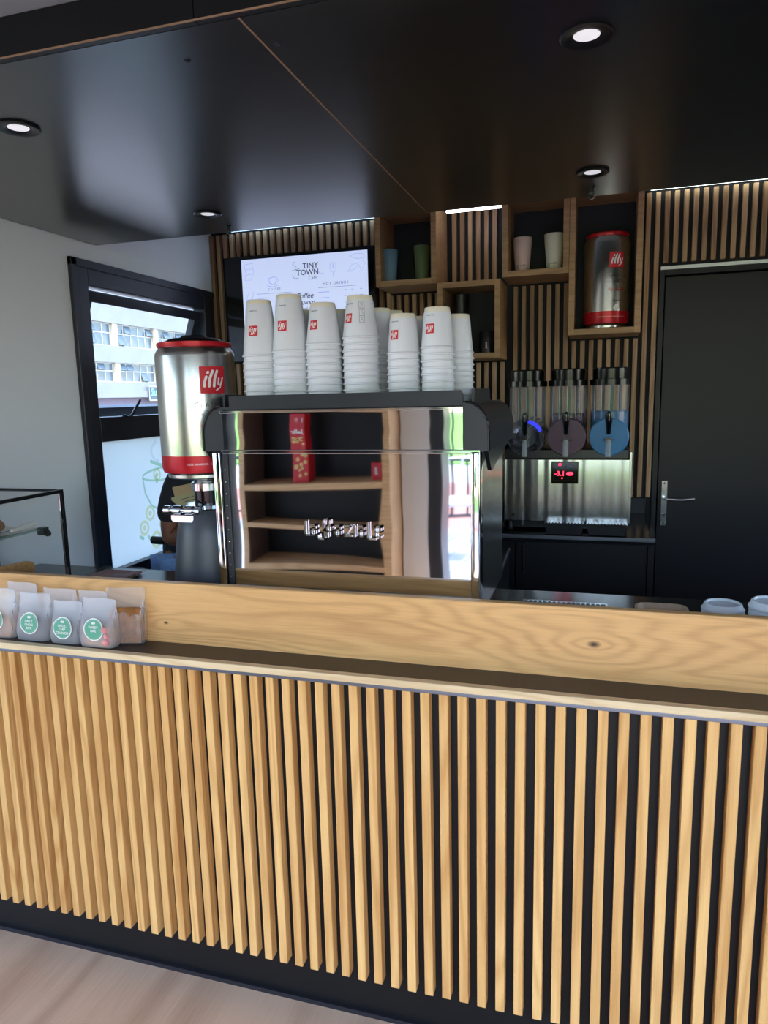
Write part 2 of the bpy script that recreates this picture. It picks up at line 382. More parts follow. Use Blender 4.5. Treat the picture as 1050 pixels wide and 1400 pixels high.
b = BM(); box(b, 2.5, 2.6, -1.4, 1.55, 0, 2.36); box(b, 2.5, 2.6, 3.3, 3.6, 0, 2.36); box(b, 2.5, 2.6, 1.55, 3.3, 0, .95); box(b, 2.5, 2.6, 1.55, 3.3, 2.05, 2.36); struct('wall_right', b, black_back)
b = BM(); box(b, 2.51, 2.56, 2.40, 2.45, .95, 2.05); box(b, 2.51, 2.56, 1.55, 1.60, .95, 2.05); box(b, 2.51, 2.56, 3.25, 3.3, .95, 2.05); struct('added_fill_window', b, frame_black)  # unseen window, added so daylight reaches the left wall behind the bar
# wall behind the customer: doorway openings to the deck on both sides of a shelf bay
b = BM(); box(b, -3.5, -3.38, -1.42, -1.3, 0, 2.153); box(b, -2.37, -1.21, -1.42, -1.3, 0, 2.153); box(b, -2.52, -2.45, -1.42, -1.3, 0, 2.153); struct('wall_front', b, black_back)
b = BM(); box(b, -1.205, -1.01, -1.42, -1.26, 0, 2.153); struct('wall_front_pier', b, wall_white)
b = BM(); box(b, -3.38, -2.60, -1.42, -1.3, 2.08, 2.153); box(b, -0.93, 2.5, -1.42, -1.3, 2.10, 2.153); struct('wall_front_lintel', b, black_back)
for i, (xa, xb) in enumerate(((-2.60, -2.52), (-1.01, -0.93), (2.42, 2.5))):
    b = BM(); box(b, xa, xb, -1.44, -1.27, 0, 2.12, 0.004); struct('door_%d' % (i + 2), b, frame_black)

# back wall with slats, door
wb = sroot('wall_back', (0, 3.43, 0))
b = BM(); box(b, XL - 0.1, 0.245, 3.425, 3.55, 0, 2.325); box(b, 0.245, 1.30, 3.425, 3.55, 1.985, 2.325); box(b, 0.245, 0.29, 3.458, 3.50, 0, 1.985); box(b, 1.25, 1.30, 3.458, 3.50, 0, 1.985); box(b, 0.29, 1.25, 3.458, 3.5, 1.93, 1.985); box(b, 1.30, 2.5, 3.425, 3.55, 0, 2.325); obj('backing', b, black_back, wb)
def slat_mesh(h, m, wd=0.0195, dp=0.026):
    b = BM(); box(b, 0, wd, 0, dp, 0, h, 0.0012, 1); return finish(b, 'slat', m)
SM = {}
def wslat(x, z0, z1):
    k = round(z1 - z0, 3)
    if k not in SM: SM[k] = slat_mesh(k, wall_slat_wood)
    place('slat', SM[k], wb, (x, YB, z0))
ZT = 2.298; ZB = 0.9865
for k in range(2): wslat(-1.930 + 0.0376 * k, ZB, ZT)
for k in range(2, 24): wslat(-1.930 + 0.0376 * k, 2.184, ZT); wslat(-1.930 + 0.0376 * k, ZB, 1.655)
for k in range(24, 26): wslat(-1.930 + 0.0376 * k, ZB, ZT)
for k in range(8): wslat(-0.977 + 0.0375 * k, ZB, 1.945)
for k in range(6): wslat(-0.669 + 0.0375 * k, 1.956, ZT)
for k in range(7): wslat(-0.669 + 0.0375 * k, ZB, 1.615)
for k in range(7): wslat(-0.385 + 0.0375 * k, ZB, 1.950)
for k in range(7, 15): wslat(-0.385 + 0.0375 * k, ZB, 1.695)
for k in range(15, 17): wslat(-0.385 + 0.0375 * k, ZB, ZT)
for k in range(17, 46): wslat(-0.385 + 0.0375 * k, 2.007, ZT)
# door
d1 = sroot('door_1', (0.75, 3.43, 0))
b = BM(); box(b, 0.240, 0.262, 3.405, 3.46, 0, 1.992, 0.002); obj('door_frame', b, black_lam, d1)
b = BM(); box(b, 0.262, 1.28, 3.405, 3.46, 1.955, 1.992, 0.002); obj('door_frame', b, black_lam, d1)
b = BM(); box(b, 1.28, 1.30, 3.405, 3.46, 0, 1.992, 0.002); obj('door_frame', b, black_lam, d1)
b = BM(); box(b, 0.266, 1.276, 3.415, 3.455, 0.008, 1.950, 0.003); leaf = obj('door_leaf', b, black_lam, d1)
b = BM(); box(b, 0.244, 1.30, 3.395, 3.405, 1.978, 1.992); obj('head_strip', b, mat('alu_strip', (205, 208, 210), 0.4, 0.6, noise=0.03), d1)
b = BM(); box(b, 0.282, 0.308, 3.408, 3.415, 0.857, 1.064, 0.002); hp = obj('handle_plate', b, steel, d1)
b = BM(); tube(b, [(0.295, 3.41, 0.985), (0.295, 3.365, 0.985), (0.305, 3.358, 0.986), (0.36, 3.356, 0.983), (0.417, 3.358, 0.989)], 0.0062, 10); obj('lever', b, chrome, d1, True)
for z in (1.052, 0.869):
    b = BM(); lathe(b, [(0.0045, 0), (0.0045, -0.002), (0, -0.003)], (0.295, 3.408, z), 10, 'Y'); obj('screw', b, dark_metal, d1, True)
b = BM(); lathe(b, [(0.006, 0), (0.006, -0.004), (0, -0.004)], (0.2945, 3.408, 0.908), 12, 'Y'); box(b, 0.2915, 0.2975, 3.404, 3.408, 0.889, 0.906, 0.001); obj('lock_cylinder', b, chrome, d1, True)

# window in the left wall
wn = sroot('window_1', (XL, 2.87, WZ0))
X0 = XL - 0.055; X1 = XL + 0.012
fy0, fy1 = 2.434, 3.30
def wfr(y0, y1, z0, z1, x0=X0, x1=X1, nm='window_frame', m=frame_black, bev=0.003):
    b = BM(); box(b, x0, x1, y0, y1, z0, z1, bev); return obj(nm, b, m, wn)
wfr(WY0, fy0, WZ0, WZ1); wfr(fy1, WY1, WZ0, WZ1); wfr(fy0, fy1, 1.925, WZ1); wfr(fy0, fy1, WZ0, 0.772)
wfr(fy0, fy1, 1.312, 1.412)
wfr(WY0 - 0.004, WY0 + 0.028, WZ0, WZ1 + 0.003, XL, XL + 0.018); wfr(WY0 - 0.004, WY1, WZ1 - 0.028, WZ1 + 0.003, XL, XL + 0.018)
b = BM(); b.faces.new([b.verts.new(p) for p in ((XL - 0.025, fy0, 0.772), (XL - 0.025, fy1, 0.772), (XL - 0.025, fy1, 1.312), (XL - 0.025, fy0, 1.312))]); fp = obj('frosted_pane', b, frost_m, wn)
# sash tilted open about its top edge
sash = bpy.data.objects.new('sash', None); COL.objects.link(sash); sash.parent = wn; sash.location = Vector((XL - 0.02, fy0, 1.917)) - wloc(wn); sash.rotation_euler = (0, R(19), 0); sash.empty_display_size = 0.05
SL = fy1 - fy0 - 0.012
def sbox(nm, y0, y1, z0, z1, m=frame_black, x0=-0.018, x1=0.018):
    b = BM(); box(b, x0, x1, y0, y1, z0, z1, 0.002 if m is frame_black else 0); return obj(nm, b, m, sash, local=True)
sbox('sash_rail', 0.006, SL, -0.045, -0.004); sbox('sash_rail', 0.006, SL, -0.535, -0.49); sbox('sash_stile', 0.006, 0.05, -0.49, -0.045); sbox('sash_stile', SL - 0.04, SL, -0.49, -0.045)
sbox('pane', 0.05, SL - 0.04, -0.49, -0.045, glass_m, -0.003, 0.003)
b = BM(); tube(b, [(XL + 0.01, 2.585, 1.416), (XL + 0.012, 2.615, 1.408), (XL + 0.014, 2.64, 1.416), (XL + 0.02, 2.695, 1.478)], 0.006, 8); obj('window_stay', b, plastic_black, wn, True)
b = BM(); tube(b, [(XL - 0.03, 3.285, 1.90), (XL - 0.10, 3.285, 1.76), (XL - 0.03, 3.285, 1.66)], 0.006, 8); obj('stay_arm', b, chrome, wn, True)
# drink picture stuck on the frosted pane
fnp = fnplane((XL - 0.0235, 0, 0), (0, 1, 0), (0, 0, 1), (1, 0, 0))
def dec(strokes, wd, m, nm='decal'):
    b = BM()
    for s in strokes: ribbon(b, s, wd, fnp, 0.0006)
    return obj(nm, b, m, wn)
el = [(2.92 + 0.19 * math.cos(a), 1.135 + 0.03 * math.sin(a)) for a in [2 * PI * i / 24 for i in range(25)]]
dec([el, [(2.73, 1.13), (2.74, 1.06), (2.78, 1.00), (2.86, 0.96), (2.95, 0.955), (3.05, 0.99), (3.10, 1.06), (3.11, 1.13)]], 0.010, pale_green)
for (cy, cz, rr) in ((2.765, 0.965, 0.036), (2.715, 0.905, 0.036), (2.80, 0.835, 0.042), (2.86, 0.90, 0.03), (2.84, 1.135, 0.03)):
    b = BM(); ringf(b, fnp, cy, cz, rr * 0.62, rr, 0.0006); disc(b, fnp, cy, cz, rr * 0.35, 0.0006, 12); obj('lemon_decal', b, pale_yellow, wn)
dec([[(2.80, 1.20), (2.84, 1.185), (2.90, 1.17)], [(2.74, 0.86), (2.76, 0.84)], [(2.83, 1.13), (2.835, 1.10)], [(2.68, 0.87), (2.70, 0.86)]], 0.016, pale_green)
dec([[(2.845, 1.285), (2.815, 1.265), (2.808, 1.235), (2.83, 1.205), (2.855, 1.195)]], 0.016, white_decal)

# ================================================================ SERVICE COUNTER
ct = thing('service_counter', 'long front counter clad in upright oak slats with a black ledge and tall oak upstand', 'counter', (-0.2, 1.44, 0))
CX0, CX1 = -1.93, 1.6
b = BM(); box(b, CX0, CX1, 1.409, 1.425, 0.0, 0.853); obj('backboard', b, black_lam, ct)
SLM = slat_mesh(0.736, oak_slat, 0.0198, 0.0285)
rs = random.Random(3)
i = -12
while True:
    xr = -1.414 + 0.0402 * i; i += 1
    if xr - 0.02 < CX0 + 0.005: continue
    if xr > CX1: break
    place('slat', SLM, ct, (xr - 0.0198 + rs.uniform(-.0006, .0006), 1.3805, 0.1165 + rs.uniform(-.001, .001)))
b = BM(); box(b, CX0, CX1, 1.365, 1.385, 0.861, 0.877, 0.002); obj('edge_rail', b, oak_rail, ct)
b = BM(); box(b, CX0, CX1, 1.366, 1.380, 0.8535, 0.861, 0.001); obj('metal_trim', b, mat('trim_grey', (120, 124, 136), 0.35, 0.7, noise=0.05), ct)
b = BM(); box(b, CX0, CX1, 1.385, 1.47, 0.857, 0.8745); obj('ledge', b, ledge_m, ct)
b = BM(); box(b, CX0, CX1, 1.47, 1.493, 0.853, 1.028, 0.003); up_ = obj('upstand', b, oak_board, ct)
b = BM(); box(b, CX0, CX1, 1.400, 1.409, 0.0, 0.012); obj('floor_seal', b, dark_metal, ct)

# worktop behind the upstand
wt = thing('worktop', 'glossy black worktop running behind the oak upstand under the coffee machine', 'worktop', (-0.2, 1.76, 0.86))
b = BM(); box(b, CX0, CX1, 1.495, 2.045, 0.872, 0.90, 0.003); obj('top', b, worktop_m, wt)
b = BM(); box(b, CX0 + 0.05, CX1 - 0.05, 1.52, 2.0, 0.0, 0.872); obj('cabinet_body', b, black_back, wt)

# ================================================================ COFFEE MACHINE
MY = 1.56
em = thing('espresso_machine', 'large polished steel espresso machine with black rounded shoulders, its mirror back to the customer', 'coffee machine', (-0.58, 1.8, 0.90))
MXL, MXR = -0.905, -0.247
mirror = bpy.data.materials.new('mirror_steel'); mirror.use_nodes = True
n = mirror.node_tree.nodes; l = mirror.node_tree.links; pb = n['Principled BSDF']
pb.inputs['Base Color'].default_value = (0.80, 0.81, 0.83, 1); pb.inputs['Metallic'].default_value = 1; pb.inputs['Roughness'].default_value = 0.025
def sheet(x0, x1, z0, z1, y, amp, nx=70, nz=40, seed=0.0):
    """polished sheet with the slight real dents that bend its reflections"""
    bm = BM(); g = []
    for i in range(nx + 1):
        row = []
        for j in range(nz + 1):
            u = i / nx; v = j / nz; x = x0 + (x1 - x0) * u; z = z0 + (z1 - z0) * v
            d = amp * (math.sin(u * 9.0 + seed) * 0.35 + 0.55 * math.exp(-((u - 0.66) / 0.07) ** 2) * (0.6 + 0.7 * math.exp(-((v - 0.47) / 0.16) ** 2)) + 0.30 * math.sin(v * 8.5 + u * 3 + seed) + 0.5 * math.exp(-((u - 0.93) / 0.1) ** 2))
            row.append(bm.verts.new((x, y - 0.0006 + d, z)))
        g.append(row)
    for i in range(nx):
        for j in range(nz): bm.faces.new((g[i][j], g[i + 1][j], g[i + 1][j + 1], g[i][j + 1]))
    return bm
b = BM(); box(b, MXL + 0.004, MXR - 0.004, MY + 0.003, 1.98, 0.955, 1.343, 0.003); obj('body', b, steel, em)
b = sheet(-0.868, MXR - 0.022, 1.010, 1.340, MY, 0.00045); obj('lower_mirror_panel', b, mirror, em, True, ang=180)
b = sheet(-0.877, -0.285, 1.349, 1.438, MY - 0.004, 0.00025, seed=0.8); obj('upper_mirror_panel', b, mirror, em, True, ang=180)
b = BM(); box(b, -0.884, -0.285, MY, 1.98, 1.345, 1.442, 0.002); obj('upper_body', b, steel, em)
b = BM(); box(b, -0.884, -0.247, MY - 0.006, MY + 0.004, 1.339, 1.349, 0.002); obj('joint_bead', b, chrome, em)
b = BM(); box(b, -0.884, -0.285, MY - 0.005, MY + 0.004, 1.437, 1.4435, 0.001); obj('top_bead', b, chrome, em)
b = BM(); box(b, -0.268, -0.247, MY - 0.010, 1.60, 0.965, 1.344, 0.005, 3); obj('corner_column', b, chrome, em, True)
b = BM(); box(b, -0.909, -0.887, MY - 0.010, 1.60, 0.965, 1.344, 0.004, 3); obj('corner_column', b, chrome, em, True)
b = BM(); box(b, -0.886, -0.869, MY - 0.004, 1.57, 0.985, 1.342, 0.002, 2); obj('side_strip', b, plastic_matt, em)
for z in [1.0 + 0.03 * k for k in range(11)]:
    b = BM(); lathe(b, [(0.0022, 0), (0.0015, -0.0014), (0, -0.0018)], (-0.8775, MY - 0.004, z), 8, 'Y'); obj('rivet', b, chrome, em)
b = BM(); box(b, -0.887, -0.268, MY - 0.006, MY + 0.01, 0.965, 1.008, 0.002); obj('base_strip', b, steel_dk, em)
ft = BM(); lathe(ft, [(0.018, 0), (0.02, 0.01), (0.014, 0.03), (0.014, 0.056)], seg=18); ft = finish(ft, 'foot', plastic_black, True)
for p in ((-0.86, 1.62), (-0.29, 1.62), (-0.86, 1.93), (-0.29, 1.93)): place('foot', ft, em, (p[0], p[1], 0.90))
# black shoulders: rounded outer-top corner, running back over the barista side
def shoulder(xi, xo):
    s = 1 if xo > xi else -1
    prof = [(xi, 1.345), (xi, 1.452)]
    r = abs(xo - xi) * 0.92
    for k in range(9):
        a = PI / 2 - PI / 2 * k / 8
        prof.append((xo - s * r + s * r * math.cos(a), 1.452 - r * 1.25 + r * 1.25 * math.sin(a)))
    prof.append((xo, 1.345))
    b = BM(); prism(b, prof, MY - 0.002, 2.04, 'Y')
    o = obj('shoulder_cover', b, plastic_matt, em, True, ang=40)
    lip = [(p[0] + s * 0.0008, p[1] + 0.001) for p in prof[2:]]
    b = BM(); tube(b, [(p[0], MY - 0.002, p[1]) for p in lip], 0.0028, 8); obj('shoulder_rim', b, gloss_black, em, True)
    # skirt dipping below the shoulder on the outer side
    b = BM(); prism(b, [(MY + 0.0, 1.346), (MY + 0.055, 1.297), (MY + 0.085, 1.299), (1.853, 1.331), (2.035, 1.356), (2.035, 1.40), (MY, 1.40)], min(xo - s * 0.010, xo - s * 0.001), max(xo - s * 0.010, xo - s * 0.001), 'X')
    obj('skirt', b, plastic_black, em)
shoulder(-0.2855, -0.229); shoulder(-0.876, -0.933)
# tray floor and rails for cups
b = BM(); box(b, -0.90, -0.262, MY + 0.002, 2.02, 1.443, 1.452, 0.002); obj('cup_tray', b, plastic_matt, em)
b = BM(); prism(b, [(-0.884, 1.446), (-0.290, 1.446), (-0.285, 1.451), (-0.285, 1.472), (-0.291, 1.479), (-0.850, 1.479), (-0.857, 1.476), (-0.857, 1.452), (-0.884, 1.452)], MY - 0.004, MY + 0.004, 'Y'); obj('front_guard', b, plastic_matt, em)
b = BM(); prism(b, [(1.60, 1.452), (1.60, 1.482), (1.83, 1.482), (1.845, 1.452)], -0.272, -0.266, 'X'); obj('side_guard', b, plastic_matt, em)
b = BM(); prism(b, [(1.60, 1.452), (1.60, 1.482), (1.83, 1.482), (1.845, 1.452)], -0.898, -0.892, 'X'); obj('side_guard', b, plastic_matt, em)
# raised chrome script badge "laspaziale"
bd = BM(); LY = MY - 0.007
def stroke(pts, wdt=0.0044, y=LY):
    for a, c in zip(pts, pts[1:]):
        dx = c[0] - a[0]; dz = c[1] - a[1]; L = math.hypot(dx, dz) or 1e-6; ux, uz = dx / L * wdt / 2, dz / L * wdt / 2; px, pz = -uz, ux
        prism(bd, [(a[0] - ux + px, a[1] - uz + pz), (c[0] + ux + px, c[1] + uz + pz), (c[0] + ux - px, c[1] + uz - pz), (a[0] - ux - px, a[1] - uz - pz)], y - 0.004, y + 0.003, 'Y')
bx, bz, u_ = -0.668, 1.146, 0.0155
H = 0.023
def L_(x): stroke([(x, bz + H + 0.007), (x, bz - 0.001), (x + 0.009, bz - 0.001)])
def A_(x): stroke([(x, bz + H), (x + 0.012, bz + H), (x + 0.012, bz), (x, bz), (x, bz + H * .55), (x + 0.012, bz + H * .55)])
def S_(x): stroke([(x + 0.021, bz + H + 0.005), (x + 0.021, bz + H + 0.015), (x + 0.006, bz + H + 0.015), (x + 0.006, bz + H * .5), (x + 0.010, bz + H * .5), (x + 0.010, bz - 0.010), (x - 0.009, bz - 0.010), (x - 0.009, bz - 0.003)])
def P_(x): stroke([(x, bz - 0.004), (x, bz + H), (x + 0.012, bz + H), (x + 0.012, bz + H * .4), (x, bz + H * .4)])
def Z_(x): stroke([(x, bz + H), (x + 0.016, bz + H), (x, bz), (x + 0.016, bz)], 0.0042)
def I_(x): stroke([(x, bz + H), (x, bz)], 0.005)
def L2(x): stroke([(x, bz + H + 0.008), (x, bz - 0.006), (x + 0.018, bz - 0.006)])
def E_(x): stroke([(x + 0.013, bz), (x, bz), (x, bz + H), (x + 0.013, bz + H), (x + 0.013, bz + H * .5), (x, bz + H * .5)])
L_(bx); A_(bx + .014); S_(bx + .040); P_(bx + .056); A_(bx + .077); Z_(bx + .100); I_(bx + .125); A_(bx + .136); L2(bx + .158); E_(bx + .176)
obj('maker_badge', bd, mat('satin_chrome', (225, 222, 220), 0.22, 1.0, noise=.02), em)

# ================================================================ CUPS
def cup_meshes(H, Rr, rt):
    b = BM()
    lathe(b, [(Rr - 0.004, 0.003), (Rr - 0.002, 0.0), (Rr + 0.0008, 0.0012), (Rr + 0.0012, 0.003), (Rr, 0.005), (Rr - 0.0015, 0.0055), (rt + 0.0028, H - 0.013), (rt + 0.0022, H - 0.011), (rt + 0.0006, H - 0.0105)], seg=40, cap=False)
    body = finish(b, 'cup_wall', cup_m, True, 50)
    b = BM(); lathe(b, [(rt + 0.0018, H - 0.011), (rt + 0.0004, H - 0.001), (rt - 0.0006, H), (rt - 0.0024, H - 0.001), (rt - 0.003, H - 0.006), (0, H - 0.006)], seg=40, cap=False)
    base = finish(b, 'cup_base', cup_edge, True, 50)
    def conef(zc, ang0):
        def f(a, c, z=0.0):
            zz = zc + c; rr = Rr - 0.0015 + (rt + 0.0028 - Rr + 0.0015) * (zz - 0.0055) / (H - 0.0185) + 0.0005 + z; th = ang0 + a / rr
            return Vector((rr * math.cos(th), rr * math.sin(th), zz))
        return f
    fcn = conef(H * 0.36, -PI / 2)
    b = BM(); s = 0.0245 if H > .12 else 0.0215; g = 6
    for i in range(g):
        x0 = -s / 2 + s * i / g; x1 = x0 + s / g
        b.faces.new([b.verts.new(fcn(*p)) for p in ((x0, 0), (x1, 0), (x1, s), (x0, s))])
    bmesh.ops.remove_doubles(b, verts=b.verts, dist=1e-6)
    logo = finish(b, 'logo', red_flat)
    b = BM(); illy(b, lambda a, c, z=0: fcn(s / 2 - a, s - c, 0.0003), s); let = finish(b, 'lettering', white_print)
    f2 = conef(H * 0.80, -PI / 2)
    b = BM(); text_bm('LIVE HAPPILLY', 0.0032, lambda a, c, z=0: f2(-a, -c, 0.0003), bm=b, bold=0.0001); line = finish(b, 'small_print', grey_print)
    return dict(body=body, base=base, logo=logo, let=let, line=line, H=H)
KT = {'tall': cup_meshes(0.137, 0.0462, 0.029), 'mid': cup_meshes(0.099, 0.0445, 0.029), 'small': cup_meshes(0.092, 0.0392, 0.0285)}
ORD = ['topmost', 'second from top', 'third from top', 'fourth from top', 'fifth from top', 'sixth from top', 'seventh from top', 'eighth from top', 'ninth from top', 'tenth from top', 'eleventh from top']
def stack(x, y, kind, topz, dz, where, rot=0.0, logo=True, front=True):
    K = KT[kind]; base_z = 1.4525
    nn = max(1, round((topz - K['H'] - base_z) / dz)) + 1
    dz = (topz - K['H'] - base_z) / max(1, nn - 1)
    for k in range(nn):
        t = nn - 1 - k
        sz = {'tall': 'tall', 'mid': 'medium', 'small': 'small'}[kind]
        c = thing('paper_cup', '%s white paper cup, %s, %s' % (sz, ORD[t], where), 'cup', (x + random.uniform(-.0007, .0007), y, base_z + k * dz), 'paper cups stacked on the coffee machine', rot + (0 if k == nn - 1 else random.uniform(-.8, .8)))
        place('cup_wall', K['body'], c, c.location)
        if k == nn - 1:
            place('cup_base', K['base'], c, c.location)
            if logo:
                lg = place('logo', K['logo'], c, c.location); lg['label'] = 'red square with white script lettering, upside down'
                lt = bpy.data.objects.new('lettering', K['let']); COL.objects.link(lt); lt.parent = lg
                place('small_print', K['line'], c, c.location)
            for ch in c.children: ch.location = (0, 0, 0)
        else:
            for ch in c.children: ch.location = (0, 0, 0)
    return c
stack(-0.812, 1.655, 'tall', 1.710, 0.0165, 'leftmost front stack', -0.02)
stack(-0.727, 1.645, 'tall', 1.717, 0.0163, 'second front stack from left', -0.10)
stack(-0.638, 1.64, 'mid', 1.692, 0.0153, 'third front stack from left', -0.32)
c4 = stack(-0.544, 1.64, 'mid', 1.703, 0.0155, 'fourth front stack, with boxed icons', -0.52)
stack(-0.439, 1.64, 'small', 1.656, 0.0150, 'second front stack from right', -0.40)
stack(-0.358, 1.64, 'small', 1.666, 0.0150, 'rightmost front stack', -0.32)
stack(-0.330, 1.735, 'small', 1.658, 0.0150, 'plain stack behind the rightmost', 0.9, False)
stack(-0.742, 1.745, 'mid', 1.692, 0.0155, 'rear stack between second and third', 0.1)
stack(-0.633, 1.745, 'mid', 1.687, 0.0155, 'rear stack between third and fourth', 1.2, False)
stack(-0.531, 1.745, 'mid', 1.684, 0.0155, 'rear stack just right of boxed icons', -0.55)
stack(-0.527, 1.85, 'mid', 1.689, 0.0155, 'rearmost stack right of boxed icons', 1.0, False)
stack(-0.420, 1.745, 'small', 1.659, 0.0150, 'rear stack between last two front stacks', 1.1, False)
# boxed icons on the side of the fourth stack's top cup
b = BM(); K = KT['mid']
def fI(a, c, z=0.0):
    zz = 0.035 + c; rr = 0.043 + (0.0318 - 0.043) * (zz - 0.0055) / 0.0805 + 0.0007; th = -PI / 2 + 0.95 + a / rr
    return Vector((rr * math.cos(th), rr * math.sin(th), zz))
for k in range(3):
    z0 = k * 0.0165
    ribbon(b, [(-.006, z0), (.006, z0), (.006, z0 + .015), (-.006, z0 + .015), (-.006, z0)], 0.0007, fI); ribbon(b, [(-.003, z0 + .003), (.0, z0 + .009), (.003, z0 + .003)], 0.0007, fI); ribbon(b, [(-.003, z0 + .011), (.003, z0 + .012)], 0.0007, fI)
obj('icon_print', b, grey_print, c4, local=True)

# ================================================================ COFFEE TINS
def tin_can(root, r, H, ang, m_top=plastic_black, smalllid=True, x_label=''):
    b = BM()
    lathe(b, [(r * 0.80, 0.0), (r * 0.86, 0.004), (r * 0.86, 0.012), (r * .96, H * 0.055), (r, H * 0.085)], seg=56, cap=True); obj('bottom_rim', b, tin, root, True, local=True)
    b = BM(); lathe(b, [(r * .965, H * 0.050), (r * 1.001, H * 0.085), (r * 1.001, H * 0.175)], seg=56, cap=False); obj('red_band', b, red_tin, root, True, local=True)
    b = BM(); lathe(b, [(r, H * 0.085), (r, H * 0.885), (r * 0.985, H * 0.91), (r * 0.90, H * 0.945), (r * .89, H * 0.95)], seg=56, cap=False); obj('tin_body', b, tin, root, True, local=True)
    b = BM(); lathe(b, [(r * .89, H * .948), (r * .925, H * 0.952), (r * .935, H * 0.962), (r * .935, H * .980), (r * .90, H * 0.985), (r * .88, H * 0.978), (0, H * 0.978)], seg=56, cap=False); obj('top_rim', b, red_tin, root, True, local=True)
    if smalllid:
        b = BM(); lathe(b, [(r * .78, H * .978), (r * .70, H * 1.0), (r * .62, H * 1.012), (r * .35, H * 1.022), (r * .3, H * 1.035), (0, H * 1.037)], seg=40, cap=False); obj('lid', b, plastic_black, root, True, local=True)
    def cy(zc, a0):
        def f(a, c, z=0.0):
            rr = r + 0.0006 + z; th = a0 + a / r; return Vector((rr * math.cos(th), rr * math.sin(th), zc + c))
        return f
    s = r * 0.66; f0 = cy(H * 0.615, ang); b = BM(); g = 12
    for i in range(g):
        x0 = -s / 2 + s * i / g; x1 = x0 + s / g; b.faces.new([b.verts.new(f0(*p)) for p in ((x0, 0), (x1, 0), (x1, s), (x0, s))])
    bmesh.ops.remove_doubles(b, verts=b.verts, dist=1e-6)
    lg = obj('logo', b, red_flat, root, local=True, label='red square logo with white script lettering')
    b = BM(); illy(b, lambda a, c, z=0: f0(a - s / 2, c, 0.0006), s); obj('lettering', b, white_print, lg, local=True)
    b = BM(); text_bm('CLASSICO', r * 0.185, cy(H * 0.535, ang + 0.0), spacing=1.25, bm=b); text_bm('CLASSIC ROAST', r * 0.075, cy(H * 0.492, ang), spacing=1.2, bm=b); text_bm('TORREFAZIONE CLASSICA', r * 0.075, cy(H * 0.468, ang), spacing=1.2, bm=b); text_bm('ESPRESSO', r * 0.09, cy(H * 0.275, ang), spacing=1.3, bm=b)
    obj('printing', b, grey_print, root, local=True)
    b = BM(); text_bm('illy  blend', r * 0.20, cy(H * 0.395, ang), shear=0.35, bm=b); obj('red_script', b, mat_red_script, root, local=True)
    b = BM(); text_bm('100% ARABICA  CAFFE MACINATO', r * 0.075, cy(H * 0.115, ang - 0.15), spacing=1.1, bm=b); text_bm('8 · R · e · d · i', r * 0.14, cy(H * 0.135, ang - .2), shear=.2, bm=b) if False else None
    obj('band_printing', b, white_print, root, local=True)
    f5 = cy(H * 0.205, ang); b = BM(); disc(b, f5, 0.0, 0.0, r * 0.13, 0.0006, 20); obj('round_emblem', b, white_print, root, local=True)
mat_red_script = mat('red_script', (170, 40, 40), 0.5, noise=0.03)
c1 = thing('coffee_tin', 'big silver coffee tin with red bands standing on top of the grinder', 'coffee tin', (-1.047, 1.73, 1.262))
tin_can(c1, 0.105, 0.366, -PI / 2 + 0.95)
# grinder under it
gr = thing('coffee_grinder', 'charcoal grey coffee grinder left of the coffee machine, carrying the big tin', 'coffee grinder', (-1.035, 1.73, 0.90))
gx, gy = -1.035, 1.73
b = BM(); lathe(b, [(0.088, 0), (0.106, 0.004), (0.107, 0.02), (0.102, 0.10), (0.090, 0.20), (0.078, 0.268), (0.070, 0.276), (0, 0.276)], (gx, gy, 0.90), 48); obj('grinder_body', b, grinder_m, gr, True)
b = BM(); lathe(b, [(0.036, 0), (0.036, 0.05)], (gx, gy, 1.185), 32); obj('throat_glass', b, gloss_black, gr, True)
b = BM(); lathe(b, [(0.040, 0), (0.043, 0.002), (0.043, 0.020), (0.040, 0.023)], (gx, gy, 1.225), 36); obj('throat_collar', b, chrome, gr, True)
b = BM(); lathe(b, [(0.034, 0), (0.036, 0.006), (0.05, 0.0125)], (gx, gy, 1.248), 36); obj('tin_seat', b, steel, gr, True)
b = BM(); lathe(b, [(0.060, 0), (0.062, 0.003), (0.060, 0.012)], (gx, gy, 1.1755), 36); obj('grind_ring', b, chrome, gr, True)
b = BM()
lathe(b, [(0.008, 0), (0.0125, 0.002), (0.0125, 0.018), (0.009, 0.022), (0.009, 0.028), (0.0135, 0.030), (0.0135, 0.052), (0.008, 0.056), (0.008, 0.064), (0.013, 0.066), (0.013, 0.088), (0.009, 0.092), (0.009, 0.097), (0.014, 0.100), (0.014, 0.112), (0.006, 0.114)], (-1.125, 1.655, 1.178), 20, 'X'); obj('clamp_bar', b, chrome, gr, True)
b = BM(); prism(b, [(-1.092, 1.148), (-1.036, 1.148), (-1.030, 1.156), (-1.030, 1.166), (-1.098, 1.166), (-1.098, 1.154)], 1.642, 1.652, 'Y'); obj('stop_plate', b, chrome, gr)
b = BM(); tube(b, [(-1.05, 1.655, 1.178), (-1.05, 1.69, 1.180)], 0.008, 10); obj('clamp_stem', b, chrome, gr, True)

